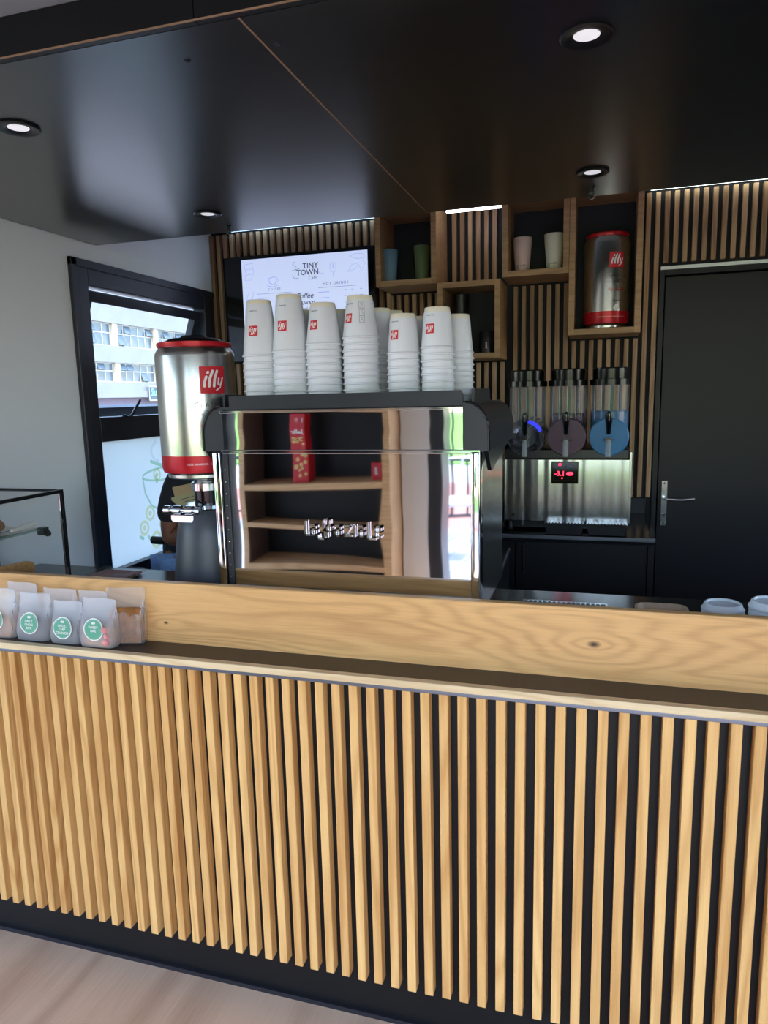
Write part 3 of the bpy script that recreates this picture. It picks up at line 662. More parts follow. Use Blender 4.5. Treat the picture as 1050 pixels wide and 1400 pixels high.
# ================================================================ WALL SHELF BOXES
FY = 3.16; BY = 3.398; TH = 0.024
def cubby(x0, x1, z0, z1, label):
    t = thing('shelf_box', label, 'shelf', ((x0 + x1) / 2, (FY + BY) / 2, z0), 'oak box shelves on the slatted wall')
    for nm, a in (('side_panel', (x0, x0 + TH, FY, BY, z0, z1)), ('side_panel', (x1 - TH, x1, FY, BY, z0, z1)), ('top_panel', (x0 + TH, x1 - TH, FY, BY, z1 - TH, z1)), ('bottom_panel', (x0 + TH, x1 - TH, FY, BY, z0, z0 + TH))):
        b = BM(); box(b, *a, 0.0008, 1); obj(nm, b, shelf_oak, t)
    b = BM(); box(b, x0 + TH, x1 - TH, BY - 0.008, BY, z0 + TH, z1 - TH); obj('back_panel', b, mat_cubback, t)
mat_cubback = mat('cubby_back', (22, 30, 34), 0.6, noise=0.1)
cubby(-0.969, -0.6915, 1.953, 2.29, 'oak box shelf beside the menu screen holding the blue and green tumblers')
cubby(-0.6905, -0.414, 1.622, 1.953, 'lower oak box shelf hanging under the bright tube, holding black items')
cubby(-0.406, -0.1310, 1.957, 2.29, 'oak box shelf holding the pink and cream tumblers')
cubby(-0.1300, 0.157, 1.703, 2.29, 'tall oak box shelf holding the silver coffee tin')
def tumbler(x, y, z, rb, rt, h, m, label, mark=False):
    t = thing('tumbler', label, 'tumbler', (x, y, z), 'reusable tumblers in the wall shelves')
    b = BM(); lathe(b, [(rb * .85, 0), (rb, 0.003), (rt, h - 0.003), (rt - .001, h), (rt - 0.004, h), (rt - 0.005, h - 0.003), (rb - 0.004, 0.01), (0, 0.01)], seg=36, cap=True); obj('body', b, m, t, True, local=True, ang=50)
    if mark:
        f = lambda a, c, z_=0.0: Vector(((rb + (rt - rb) * (0.028 + c) / h + .0005) * math.cos(-PI / 2 - .1 + a / rb), (rb + (rt - rb) * (0.028 + c) / h + .0005) * math.sin(-PI / 2 - .1 + a / rb), 0.028 + c))
        b = BM(); text_bm('Jo caffe', 0.013, f, shear=.2, bm=b); ribbon(b, [(-.012, -.010), (.0, -.011), (.012, -.010)], .0008, f); obj('lettering', b, grey_print, t, local=True)
    return t
tumbler(-0.928, 3.25, 1.978, 0.029, 0.0385, 0.146, mat('blue_tumbler', (112, 146, 172), 0.4, noise=0.02), 'grey-blue tumbler on the left in the box beside the screen')
tumbler(-0.777, 3.25, 1.978, 0.029, 0.0380, 0.152, mat('green_tumbler', (88, 106, 66), 0.4, noise=0.02), 'olive green tumbler right of the blue one')
tumbler(-0.330, 3.25, 1.982, 0.030, 0.0405, 0.145, mat('pink_tumbler', (218, 190, 182), 0.45, noise=0.02), 'pale pink tumbler left of the cream one', True)
tumbler(-0.197, 3.25, 1.982, 0.030, 0.0420, 0.150, mat('cream_tumbler', (216, 214, 192), 0.45, noise=0.02), 'cream tumbler right of the pink one', True)
c2 = thing('coffee_tin', 'silver and red coffee tin standing in the tall box shelf on the wall', 'coffee tin', (0.021, 3.27, 1.728))
tin_can(c2, 0.094, 0.392, -PI / 2 + 0.42, smalllid=False)
t = thing('canister', 'tall black canister in the lower box shelf, upper left', 'canister', (-0.603, 3.27, 1.646))
b = BM(); lathe(b, [(0.030, 0), (0.034, 0.004), (0.034, 0.14), (0.030, 0.145), (0.030, 0.17), (0.036, 0.175), (0.036, 0.262), (0.030, 0.27), (0, 0.27)], (-0.603, 3.27, 1.646), 32); obj('body', b, plastic_black, t, True)
b = BM(); lathe(b, [(0.0365, 0), (0.0365, 0.006)], (-0.603, 3.27, 1.83), 32); obj('band', b, dark_metal, t, True)
t = thing('canister', 'squat black canister with a small pale mark in the lower box shelf', 'canister', (-0.484, 3.27, 1.646))
b = BM(); lathe(b, [(0.034, 0), (0.037, 0.003), (0.037, 0.092), (0.034, 0.098), (0, 0.098)], (-0.484, 3.27, 1.646), 32); obj('body', b, plastic_black, t, True)
b = BM(); text_bm('BREW', 0.010, fnplane((-0.484, 3.2325, 1.682), (0, 0, 1), (-1, 0, 0), (0, -1, 0)), bm=b, bold=.0002); obj('lettering', b, white_print, t)
# bright tube lights at the wall top
t = thing('tube_light', 'short bright white tube light between the box shelves under the ceiling', 'lamp', (-0.53, 3.2, 2.25))
b = BM(); tube(b, [(-0.652, 3.2, 2.256), (-0.417, 3.2, 2.256)], 0.0085, 12); obj('tube', b, led_m, t, True)
b = BM(); box(b, -0.655, -0.414, 3.19, 3.21, 2.266, 2.325); obj('batten', b, ceil_white, t)
for nm, xa, xb, lab in (('strip_light', 0.19, 1.9, 'long thin strip light above the slats over the black door'), ('strip_light', -1.80, -0.99, 'thin strip light above the slats over the menu screen')):
    t = thing(nm, lab, 'lamp', ((xa + xb) / 2, 3.385, 2.31))
    b = BM(); box(b, xa, xb, 3.375, 3.395, 2.311, 2.325); obj('housing', b, trim_metal, t)
    b = BM(); box(b, xa + .002, xb - .002, 3.377, 3.393, 2.305, 2.311, 0.001); obj('diffuser', b, strip_m if xa > 0 else cool_strip, t)

# downlights and sprinkler-like hooks in the soffit
for (x, y, lab) in ((-0.035, 1.409, 'black recessed downlight nearest the customer on the right'), (-1.265, 1.411, 'black recessed downlight at the far left edge of the soffit'), (-1.267, 2.232, 'rear black downlight above the window side'), (-0.032, 2.234, 'rear black downlight in front of the box shelves')):
    t = thing('downlight', lab, 'lamp', (x, y, 2.086), 'recessed downlights in the black soffit')
    b = BM(); lathe(b, [(0.046, 0.0), (0.047, -0.003), (0.044, -0.0055), (0.030, -0.004), (0.024, 0.0), (0.022, 0.006)], (x, y, 2.0857), 40, cap=False); obj('trim_ring', b, plastic_black, t, True)
    b = BM(); lathe(b, [(0.023, -0.001), (0.0, -0.0012)], (x, y, 2.0857), 32, cap=False); obj('lens', b, lamp_m, t, True)
for (x, y, lab) in ((-1.284, 2.403, 'small black ceiling sensor behind the left rear downlight'), (-0.035, 2.378, 'small black ceiling sensor behind the right rear downlight')):
    t = thing('ceiling_sensor', lab, 'sensor', (x, y, 2.086))
    b = BM(); lathe(b, [(0.011, 0), (0.011, -0.004), (0.006, -0.006), (0.006, -0.016), (0.009, -0.018), (0.008, -0.028), (0, -0.032)], (x, y, 2.0857), 16); obj('body', b, plastic_black, t, True)
    b = BM(); tube(b, [(x - .008, y, 2.066), (x - .008, y, 2.052), (x, y, 2.046), (x + .008, y, 2.052), (x + .008, y, 2.066)], 0.0014, 6); obj('guard', b, chrome, t, True)

# ================================================================ MENU SCREEN
tv = thing('menu_screen', 'black wall screen showing the white cafe menu behind the cup stacks', 'screen', (-1.42, 3.36, 1.66))
b = BM(); box(b, -1.815, -1.029, 3.335, 3.375, 1.66, 2.170, 0.003); obj('casing', b, gloss_black, tv)
b = BM(); box(b, -1.55, -1.29, 3.375, 3.42, 1.80, 2.02); obj('wall_mount', b, dark_metal, tv)
sx0, sx1, sz0, sz1 = -1.721, -1.061, 1.735, 2.153
b = BM(); box(b, sx0, sx1, 3.3325, 3.3345, sz0, sz1); ds = obj('display', b, screen_m, tv)
ft_ = fnplane((0, 3.3320, 0), (1, 0, 0), (0, 0, 1), (0, -1, 0))
def at(x, z): return lambda a, c, d=0: ft_(x + a, z + c, 0.0002)
b = BM(); text_bm('TINY', 0.036, at(-1.352, 2.101), bm=b, bold=.0006); text_bm('TOWN', 0.036, at(-1.368, 2.071), bm=b, bold=.0006); text_bm('Cafe', 0.024, at(-1.345, 2.044), shear=.35, bm=b)
text_bm('COFFEE', 0.016, at(-1.548, 2.003), spacing=1.35, bm=b); text_bm('HOT DRINKS', 0.018, at(-1.225, 2.012), spacing=1.3, bm=b)
for (xa, xb, z) in ((-1.640, -1.455, 1.985), (-1.315, -1.120, 1.995)): ribbon(b, [(xa, z), (xb, z)], 0.0013, lambda a, c, d=0: ft_(a, c, 0.0002))
text_bm('Coffee', 0.036, at(-1.392, 1.962), shear=.35, bm=b, bold=.0005); text_bm('IS ALWAYS', 0.022, at(-1.385, 1.928), bm=b, bold=.0004); text_bm('a good idea', 0.02, at(-1.385, 1.902), shear=.3, bm=b)
fs = lambda a, c, d=0: ft_(a, c, 0.0002)
ribbon(b, [(-1.435, 2.125), (-1.445, 2.112), (-1.425, 2.10), (-1.437, 2.088), (-1.41, 2.09)], .002, fs); ribbon(b, [(-1.45, 2.085), (-1.41, 2.082)], .0015, fs); ribbon(b, [(-1.447, 2.065), (-1.44, 2.048), (-1.415, 2.046)], .0015, fs)
obj('menu_lettering', b, ink_grey, tv)
b = BM()
def P2(pts, wdt=.0016): ribbon(b, pts, wdt, fs)
# pale sketches: jar, mug, glass, leaves, price columns
P2([(-1.70, 2.13), (-1.655, 2.135), (-1.66, 2.115), (-1.655, 2.09), (-1.672, 2.055), (-1.705, 2.055), (-1.698, 2.09), (-1.703, 2.115), (-1.70, 2.13)]); P2([(-1.70, 2.105), (-1.66, 2.108)]); P2([(-1.70, 2.08), (-1.665, 2.083)])
P2([(-1.575, 2.055), (-1.572, 2.035), (-1.555, 2.025), (-1.54, 2.03), (-1.53, 2.057), (-1.55, 2.062), (-1.575, 2.055)], .003); P2([(-1.53, 2.05), (-1.52, 2.045), (-1.535, 2.035)], .002); P2([(-1.585, 2.022), (-1.555, 2.015), (-1.525, 2.022)], .0025)
P2([(-1.25, 2.10), (-1.247, 2.068), (-1.235, 2.062), (-1.222, 2.068), (-1.22, 2.10), (-1.235, 2.108), (-1.25, 2.10)]); P2([(-1.235, 2.062), (-1.235, 2.045)]); P2([(-1.235, 2.10), (-1.235, 2.08)], .003)
P2([(-1.15, 2.13), (-1.12, 2.14), (-1.08, 2.135), (-1.07, 2.12), (-1.11, 2.115), (-1.15, 2.13)]); P2([(-1.16, 2.06), (-1.14, 2.09), (-1.11, 2.095), (-1.12, 2.07), (-1.16, 2.06)]); P2([(-1.11, 2.095), (-1.09, 2.06), (-1.075, 2.09), (-1.085, 2.11)]); P2([(-1.31, 2.07), (-1.30, 2.06), (-1.285, 2.065)])
P2([(-1.69, 1.99), (-1.70, 1.96), (-1.685, 1.93), (-1.67, 1.96), (-1.66, 2.0)]); P2([(-1.70, 1.96), (-1.67, 1.965)])
for k in range(6):
    z = 1.97 - 0.027 * k
    for c0 in (-1.53, -1.50, -1.465, -1.18, -1.145, -1.10): P2([(c0, z + (.008 if c0 > -1.3 else 0)), (c0 + .009, z + (.008 if c0 > -1.3 else 0))], .003)
    P2([(-1.635, z - .006), (-1.58, z - .006)], .003); P2([(-1.315, z + .004), (-1.26, z + .004)], .003)
obj('menu_sketches', b, ink_pale, tv)

# ================================================================ BACK COUNTER
bc = thing('back_counter', 'black back counter with cupboard doors under the drinks dispenser', 'counter', (-0.85, 3.1, 0))
b = BM(); box(b, -1.93, 0.2185, 2.81, 3.395, 0.886, 0.913, 0.001); obj('top', b, worktop_m, bc)
b = BM(); box(b, -1.93, 0.219, 2.80, 2.809, 0.899, 0.914, 0.002); obj('edge_strip', b, trim_metal, bc)
b = BM(); box(b, -1.93, 0.2, 2.86, 3.395, 0.0, 0.886); obj('carcass', b, black_back, bc)
b = BM(); box(b, -1.93, 0.215, 3.382, 3.398, 0.913, 0.985, 0.001); obj('splash_board', b, black_lam, bc)
for xa, xb in ((-0.305, 0.192), (-0.81, -0.312), (-1.32, -0.817), (-1.92, -1.327)):
    b = BM(); box(b, xa, xb, 2.835, 2.858, 0.08, 0.880, 0.002); dr = obj('cupboard_door', b, black_lam, bc)
    b = BM(); tube(b, [(xa + .032, 2.835, 0.874), (xa + .032, 2.812, 0.872), (xa + .032, 2.812, 0.757), (xa + .032, 2.835, 0.755)], 0.005, 8); h = obj('handle', b, plastic_black, dr, True); h.location = (0, 0, 0)
b = BM(); box(b, 0.196, 0.215, 2.83, 3.395, 0.0, 0.886); obj('end_panel', b, black_lam, bc)
# black side cabinet joining the two counters
t = thing('side_cabinet', 'low black cabinet with a sloping side panel right of the coffee machine', 'cabinet', (-0.35, 2.45, 0))
b = BM(); prism(b, [(2.10, 0.0), (2.78, 0.0), (2.78, 0.86), (2.70, 0.86), (2.10, 0.79)], -0.40, -0.325, 'X'); obj('side_panel', b, black_lam, t)
b = BM(); tube(b, [(-0.322, 2.74, 0.865), (-0.322, 2.12, 0.80)], 0.008, 8); obj('edge_rail', b, dark_metal, t, True)

# ================================================================ SLUSH MACHINE
sm = thing('slush_dispenser', 'three-tank frozen drink dispenser with a brushed steel front on the back counter', 'drinks dispenser', (-0.118, 3.0, 0.914))
SX0, SX1, SY = -0.360, 0.124, 2.885
b = BM(); box(b, SX0, SX1, SY + .003, 3.30, 0.955, 1.206, 0.003); obj('steel_body', b, steel, sm)
b = BM(); g = []
for i in range(97):
    u = i / 96; x = SX0 + .004 + (SX1 - SX0 - .008) * u; d = .0016 * math.sin(u * 17) + .0009 * math.sin(u * 41 + 1) + .0005 * math.sin(u * 83)
    g.append((b.verts.new((x, SY + d - .001, .958)), b.verts.new((x, SY + d * .7 - .001, 1.204))))
for p, q in zip(g, g[1:]): b.faces.new((p[0], q[0], q[1], p[1]))
obj('front_panel', b, mat('polished_front', (214, 217, 217), .2, 1.0, noise=.05, nscale=30, stretch=(4, 4, .2)), sm, True, ang=180)
b = BM(); box(b, SX1 - .004, SX1 + .006, SY - .003, SY + .02, 0.955, 1.235, 0.001); obj('side_edge', b, steel, sm)
b = BM(); box(b, SX0 - .002, SX0 + .003, SY - .003, SY + .02, 0.93, 1.206, 0.001); obj('side_edge', b, chrome, sm)
b = BM(); box(b, SX0 + 0.004, SX1 - 0.004, SY + 0.012, 3.28, 1.206, 1.245, 0.004); obj('black_deck', b, plastic_black, sm)
vent = BM(); box(vent, 0, 0.003, 0, 0.004, 0, 0.026); vent = finish(vent, 'vent_rib', plastic_matt)
for k in range(46): place('vent_rib', vent, sm, (SX0 + .012 + k * 0.0102, SY + 0.009, 1.211))
b = BM(); box(b, SX0 + .02, SX1 - .02, SY + 0.03, 3.25, 0.925, 0.955); obj('plinth', b, plastic_black, sm)
for x in (SX0 + .025, SX1 - .025):
    for y in (SY + .03, 3.24):
        b = BM(); lathe(b, [(0.012, 0), (0.014, 0.004), (0.009, 0.014), (0.009, 0.04)], (x, y, 0.9135), 14); obj('foot', b, plastic_black, sm, True)
liquids = [(None, 0, (30, 34, 46)), ((64, 30, 54), 1.380, (82, 50, 76)), ((10, 104, 160), 1.388, (14, 118, 176))]
for k, (xc, (liq, lvl, fr)) in enumerate(zip((-0.275, -0.117, 0.042), liquids)):
    nm = ('left', 'middle', 'right')[k]
    b = BM(); lathe(b, [(0.066, 0), (0.067, 0.03), (0.067, 0.047), (0.063, 0.052), (0.0, 0.053)], (xc, 2.965, 1.507), 40); tl = obj('tank_lid', b, lid_black, sm, True)
    b = BM(); lathe(b, [(0.066, 0), (0.0765, 0.0), (0.0765, 0.022), (0.067, 0.024)], (xc, 2.965, 1.492), 40); obj('lid_collar', b, lid_black, sm, True)
    b = BM(); lathe(b, [(0.071, 0), (0.0725, 0.10), (0.0725, 0.18), (0.0735, 0.192)], (xc, 2.965, 1.30), 40, cap=False); obj('tank', b, jar_m, sm, True)
    b = BM()
    for q in range(5):
        a = -PI / 2 + (-0.9 + 0.45 * q); box(b, xc + .0715 * math.cos(a) - .0012, xc + .0715 * math.cos(a) + .0012, 2.965 + .0715 * math.sin(a) - .0012, 2.965 + .0715 * math.sin(a) + .0012, 1.36, 1.49)
    obj('tank_ribs', b, clear('rib_clear_%d' % k, (230, 232, 236), 0.35, 0.02), sm)
    b = BM(); lathe(b, [(0.0, -0.092), (0.070, -0.092), (0.0745, -0.088), (0.0745, 0.16), (0, 0.16)], (xc, 2.975, 1.294), 44, 'Y', cap=False)
    fm = mat('tank_front_%s' % nm, fr, 0.3, spec=0.3, noise=0.08) if liq else clear('tank_front_%s' % nm, (70, 76, 96), 0.30, 0.03)
    obj('tank_drum', b, fm, sm, True)
    if liq:
        b = BM(); lathe(b, [(0.0, -0.004), (0.070, -0.004), (0.0705, lvl - 1.29), (0.066, lvl - 1.285), (0, lvl - 1.286)], (xc, 2.965, 1.29), 40, cap=False)
        obj('slush', b, mat('slush_%s' % nm, liq, 0.25, noise=0.15, nscale=40), sm, True, label='%s frozen drink' % ('purple' if k == 1 else 'bright blue'))
        b = BM(); ringf(b, fnplane((xc, 2.8825, 1.294), (1, 0, 0), (0, 0, 1), (0, -1, 0)), 0, 0, 0.068, 0.073, 0.0, 40); obj('drum_seam', b, jar_m, sm)
    else:
        b = BM(); lathe(b, [(0.0, -0.075), (0.040, -0.075), (0.052, -0.06), (0.052, 0.15)], (xc, 2.975, 1.294), 36, 'Y'); obj('cooling_drum', b, chrome, sm, True)
        f = fnplane((xc, 2.8825, 1.294), (1, 0, 0), (0, 0, 1), (0, -1, 0)); b = BM()
        ringf(b, f, 0, 0, 0.068, 0.073, 0, 40); ringf(b, f, 0, 0, 0.050, 0.052, 0, 40); obj('drum_seam', b, jar_m, sm)
        b = BM(); pts = [(0.062 * math.cos(a), 0.062 * math.sin(a)) for a in [R(28 + 6 * q) for q in range(9)]]; ribbon(b, pts, 0.014, f, 0.0005); obj('blue_glow', b, mat('blue_led', (40, 50, 255), 0.4, emit=(40, 50, 255), es=0.5), sm)
    # tap
    b = BM(); tube(b, [(xc - .002, 2.868, 1.306), (xc - .002, 2.862, 1.33), (xc - .002, 2.858, 1.36), (xc - .002, 2.860, 1.382), (xc - .002, 2.864, 1.392)], 0.01, 12, rs=[0.008, 0.009, 0.0135, 0.0135, 0.004]); obj('tap_handle', b, gloss_black, sm, True)
    b = BM(); tube(b, [(xc - .002, 2.868, 1.218), (xc - .002, 2.868, 1.285)], 0.0105, 14); obj('spout', b, clear('spout_%d' % k, (210, 215, 220), 0.35, 0.05), sm, True)
    b = BM(); tube(b, [(xc - .025, 2.866, 1.283), (xc + .022, 2.866, 1.283)], 0.0028, 8); obj('tap_pin', b, chrome, sm, True)
    b = BM(); lathe(b, [(0.012, -0.01), (0.012, 0.006)], (xc - .002, 2.872, 1.283), 14, 'Y'); obj('tap_nut', b, plastic_black, sm, True)
# control display
b = BM(); box(b, -0.173, -0.069, SY - 0.008, SY, 1.110, 1.198, 0.003); dp = obj('control_panel', b, gloss_black, sm)
fd = fnplane((0, SY - 0.0085, 0), (1, 0, 0), (0, 0, 1), (0, -1, 0))
b = BM(); ribbon(b, [(-0.163, 1.122), (-0.079, 1.122), (-0.079, 1.186), (-0.163, 1.186), (-0.163, 1.122)], 0.0012, fd); o = obj('panel_outline', b, grey_print, dp); o.location = (0, 0, 0)
b = BM(); text_bm('-3.1', 0.026, lambda a, c, z=0: fd(-0.140 + a, 1.150 + c), bm=b, bold=.0006); disc(b, fd, -0.140, 1.186, 0.006, 0, 12); disc(b, fd, -0.131, 1.132, 0.003, 0, 10)
ribbon(b, [(-0.108, 1.150), (-0.095, 1.150)], 0.014, fd); o = obj('red_readout', b, red_led, dp); o.location = (0, 0, 0)
b = BM()
for q in range(3): ribbon(b, [(-0.146 + q * .022, 1.180), (-0.136 + q * .022, 1.180)], 0.004, fd)
o = obj('blue_keys', b, mat('key_blue', (60, 90, 140), 0.4, noise=0.02), dp); o.location = (0, 0, 0)
for q, x in enumerate((-0.322, -0.252)):
    b = BM(); lathe(b, [(0.0045, 0), (0.0045, -0.0008), (0, -0.0008)], (x, SY, 0.980), 12, 'Y'); obj('vent_hole', b, plastic_black, sm)
b = BM(); tube(b, [(-0.282, SY - .006, 0.940), (-0.282, SY - .006, 0.985)], 0.004, 8); obj('drain_tube', b, jar_m, sm, True)
for k, xc in enumerate((-0.118, 0.042)):
    b = BM(); prism(b, [(xc - .076, 0.958), (xc - .066, 0.917), (xc + .066, 0.917), (xc + .076, 0.958), (xc + .069, 0.958), (xc + .060, 0.924), (xc - .060, 0.924), (xc - .069, 0.958)], SY - 0.065, SY + 0.0, 'Y'); tr = obj('drip_tray', b, plastic_black, sm)
    b = BM(); prism(b, [(xc - .074, 0.957), (xc - .066, 0.918), (xc + .066, 0.918), (xc + .074, 0.957)], SY - 0.068, SY - 0.062, 'Y'); o = obj('tray_front', b, plastic_black, tr); o.location = (0, 0, 0)
    b = BM(); box(b, xc - .074, xc + .074, SY - .066, SY, 0.958, 0.961)
    for q in range(12): box(b, xc - .070 + q * .0122, xc - .066 + q * .0122, SY - .066, SY, 0.961, 0.964)
    o = obj('tray_grid', b, plastic_black, tr); o.location = (0, 0, 0)
# second steel appliance half hidden behind the coffee machine
t = thing('steel_appliance', 'second brushed steel appliance half hidden between the coffee machine and the dispenser', 'appliance', (-0.47, 3.0, 0.914))
b = BM(); box(b, -0.62, -0.368, 2.90, 3.30, 0.960, 1.20, 0.003); obj('steel_body', b, steel, t)
b = BM(); box(b, -0.615, -0.372, 2.90, 3.28, 0.9135, 0.960, 0.003); obj('base', b, plastic_black, t)

# ================================================================ DISPLAY CASE, LEFT
dc = thing('display_case', 'glass pastry display case with thin black and chrome edges at the left', 'display case', (-1.77, 1.70, 0.90))
DX0, DX1, DY0, DY1, DZ0, DZ1 = -1.915, -1.63, 1.53, 1.855, 0.90, 1.20
b = BM(); box(b, DX0, DX1, DY0, DY1, DZ0, DZ0 + 0.018, 0.002); obj('base', b, plastic_black, dc)
for nm, x, y in (('post', DX1, DY1), ('post', DX1, DY0), ('post', DX0, DY1), ('post', DX0, DY0)):
    b = BM(); box(b, x - .007, x + .001, y - .010, y + .001, DZ0 + .018, DZ1 - .004, 0.0015); obj(nm, b, plastic_black, dc)
    b = BM(); box(b, x - .006, x + .0005, y - .018, y - .0105, DZ0 + .018, DZ1 - .008, 0.0005); obj('chrome_bead', b, chrome, dc)
for a in ((DX0, DX1, DY0 - .004, DY0 + .004), (DX0, DX1, DY1 - .004, DY1 + .001), (DX0, DX0 + .008, DY0, DY1), (DX1 - .008, DX1 + .001, DY0, DY1)):
    b = BM(); box(b, *a, DZ1 - .010, DZ1 + .001, 0.001); obj('top_rail', b, plastic_black, dc)
b = BM(); box(b, DX0 + .008, DX1 - .008, DY0 + .004, DY1 - .004, DZ1 - .006, DZ1 - .003); obj('top_glass', b, case_glass, dc)
b = BM(); box(b, DX1 - .005, DX1 - .002, DY0 + .004, DY1 - .006, DZ0 + .018, DZ1 - .01); obj('side_glass', b, case_glass, dc)
b = BM(); box(b, DX0 + .01, DX1 - .018, DY0 + .012, 1.775, 1.084, 1.089); obj('glass_shelf', b, shelf_glass, dc)
b = BM(); box(b, DX1 - .035, DX1 - .009, 1.765, 1.79, 1.068, 1.092, 0.003); br = obj('shelf_bracket', b, plastic_black, dc)
b = BM(); lathe(b, [(0.0, -0.0), (0.009, 0.001), (0.010, 0.010), (0, 0.011)], (DX1 - .022, 1.79, 1.068), 16, 'Y'); o = obj('bracket_knob', b, plastic_black, br, True); o.location = (0, 0, 0)
t = thing('printed_sheet', 'white printed paper with black lettering on the glass shelf of the display case', 'paper', (-1.72, 1.65, 1.0895))
b = BM()
g = [[b.verts.new((-1.84 + .182 * i / 8, 1.545 + 0.225 * j / 6, 1.0898 + 0.004 * math.sin(i * .9 + j * .5) ** 2)) for j in range(7)] for i in range(9)]
for i in range(8):
    for j in range(6): b.faces.new((g[i][j], g[i + 1][j], g[i + 1][j + 1], g[i][j + 1]))
obj('sheet', b, white_print, t, True)
b = BM(); tube(b, [(-1.672, 1.675, 1.0985), (-1.676, 1.72, 1.100), (-1.682, 1.775, 1.102)], .007, 12, rs=[.005, .008, .0085]); obj('rolled_edge', b, white_print, t, True)
b = BM(); fpz = lambda a, c, z=0: Vector((-1.735 + a, 1.65 + c, 1.0947))
text_bm('the bakery & co', 0.02, lambda a, c, z=0: Vector((-1.70 - c, 1.63 + a, 1.0947)), bm=b, bold=.001); text_bm('fresh every day', 0.018, lambda a, c, z=0: Vector((-1.74 - c, 1.64 + a, 1.0947)), bm=b, bold=.0008)
obj('lettering', b, plastic_black, t)
t = thing('bread_roll', 'brown baked roll on the glass shelf at the left edge', 'bread', (-1.70, 1.60, 1.095))
b = BM(); bmesh.ops.create_icosphere(b, subdivisions=3, radius=1.0)
for v in b.verts: v.co = Vector((-1.70 + v.co.x * .030, 1.625 + v.co.y * .048, 1.1135 + v.co.z * (.030 if v.co.z > 0 else .017)))
obj('crust', b, mat('bread_crust', (168, 112, 62), 0.7, noise=.3, nscale=40), t, True)
t = thing('wooden_end_board', 'small oak end board with a rounded corner left of the upstand', 'board', (-1.575, 1.57, 0.90))
poly = [(1.497, 0.90), (1.64, 0.90), (1.64, 1.004)] + [(1.64 - .018 + .018 * math.cos(a), 1.004 + .018 * math.sin(a)) for a in (R(20), R(45), R(70), R(90))] + [(1.497, 1.030)]
b = BM(); prism(b, poly, -1.585, -1.567, 'X'); obj('board', b, oak_board, t)
t = thing('acrylic_tray', 'small clear tray with a brown edge lying on the worktop by the window', 'tray', (-1.53, 1.93, 0.90))
b = BM(); box(b, -1.60, -1.44, 1.88, 1.985, 0.9005, 0.904); box(b, -1.60, -1.597, 1.88, 1.985, 0.904, 0.922); box(b, -1.443, -1.44, 1.88, 1.985, 0.904, 0.922); box(b, -1.597, -1.443, 1.88, 1.883, 0.904, 0.922); box(b, -1.597, -1.443, 1.982, 1.985, 0.904, 0.922); obj('tray', b, case_glass, t)
b = BM(); box(b, -1.592, -1.45, 1.888, 1.978, 0.9045, 0.911); obj('brown_pad', b, mat('brown_pad', (150, 104, 92), 0.7, noise=.1), t)

# ================================================================ COOKIE BAGS ON THE LEDGE
LZ = 0.8748
def bag(x, y, wd, dp, h, rz, tilt, label, lines, content, sticker=True, front=film_m, lean=0.0, fill=.46):
    t = thing('snack_bag', label, 'snack bag', (x, y, LZ), 'bags of baked snacks on the ledge', rz)
    b = BM(); N = 28; rings = []
    rr = random.Random(int(x * 1000))
    for (v, sw, sd) in ((0.0, .93, .80), (.03, .98, .95), (.2, 1.0, 1.0), (.42, .99, .92), (.60, .97, .62), (.74, .96, .25), (.82, .97, .05), (1.0, .97, .03)):
        ring = []
        for k in range(N):
            a = 2 * PI * k / N; ca, sa = math.cos(a), math.sin(a); e = 0.45
            px = wd / 2 * sw * math.copysign(abs(ca) ** e, ca); py = dp / 2 * sd * math.copysign(abs(sa) ** (e + .15), sa)
            cr = 0.0022 * math.sin(k * 2.7 + v * 17) * (1 if 0.1 < v < .8 else .3)
            z = v * h
            ring.append(b.verts.new((px + tilt * z + cr, py + lean * z + cr, z + (0.0015 * math.sin(px * 90) if v == 1.0 else 0))))
        rings.append(ring)
    for r0, r1 in zip(rings, rings[1:]):
        for k in range(N): b.faces.new((r0[k], r0[(k + 1) % N], r1[(k + 1) % N], r1[k]))
    b.faces.new(list(reversed(rings[0])))
    obj('bag_film', b, front, t, True, local=True, ang=60)
    for q in range(3):
        b = BM(); box(b, -wd * .40, wd * .40, -dp * .36 + q * dp * .26, -dp * .36 + q * dp * .26 + dp * .2, 0.002, h * (fill - .03 * q), 0.004, 2)
        for v in b.verts: v.co += Vector((tilt * v.co.z + rr.uniform(-.0012, .0012), lean * v.co.z + rr.uniform(-.001, .001), rr.uniform(-.001, .001)))
        obj('biscuit', b, content if q < 2 else cookie_m, t, True, local=True)
    if sticker:
        sr = 0.0285; cz = h * .40
        f = lambda a, c, z=0: Vector((a + tilt * (cz + c), -dp * .512 - 0.0012 - z + lean * (cz + c) + (0.0 if c < .01 else (c - .01) * .25), cz + c))
        b = BM(); disc(b, f, 0, 0, sr, 0.0, 32); st = obj('sticker_rim', b, white_print, t, local=True)
        b = BM(); disc(b, f, 0, 0, sr * .90, 0.0004, 32); g_ = obj('sticker', b, green_label, t, local=True, label='round green sticker with white lettering')
        b = BM()
        for q, s in enumerate(lines): text_bm(s, 0.0088, lambda a, c, z=0, q=q: f(a, c + 0.006 - q * .0092, 0.0008), bm=b, bold=.0002)
        for q in range(40):
            a = 2 * PI * q / 40; disc(b, f, sr * .83 * math.cos(a), sr * .83 * math.sin(a), .0005, .0008, 5)
        disc(b, f, -.0025, .0165, .003, .0008, 10); disc(b, f, .0025, .0165, .003, .0008, 10)
        o = obj('lettering', b, white_print, g_, local=True)
    return t
bag(-1.480, 1.418, 0.105, 0.045, 0.128, 0.0, 0.02, 'frosted bag with an oats biscuit and green sticker at the left edge of the photo', ['OATS', 'CRUNCHY', 'BISCUIT'], cookie_m)
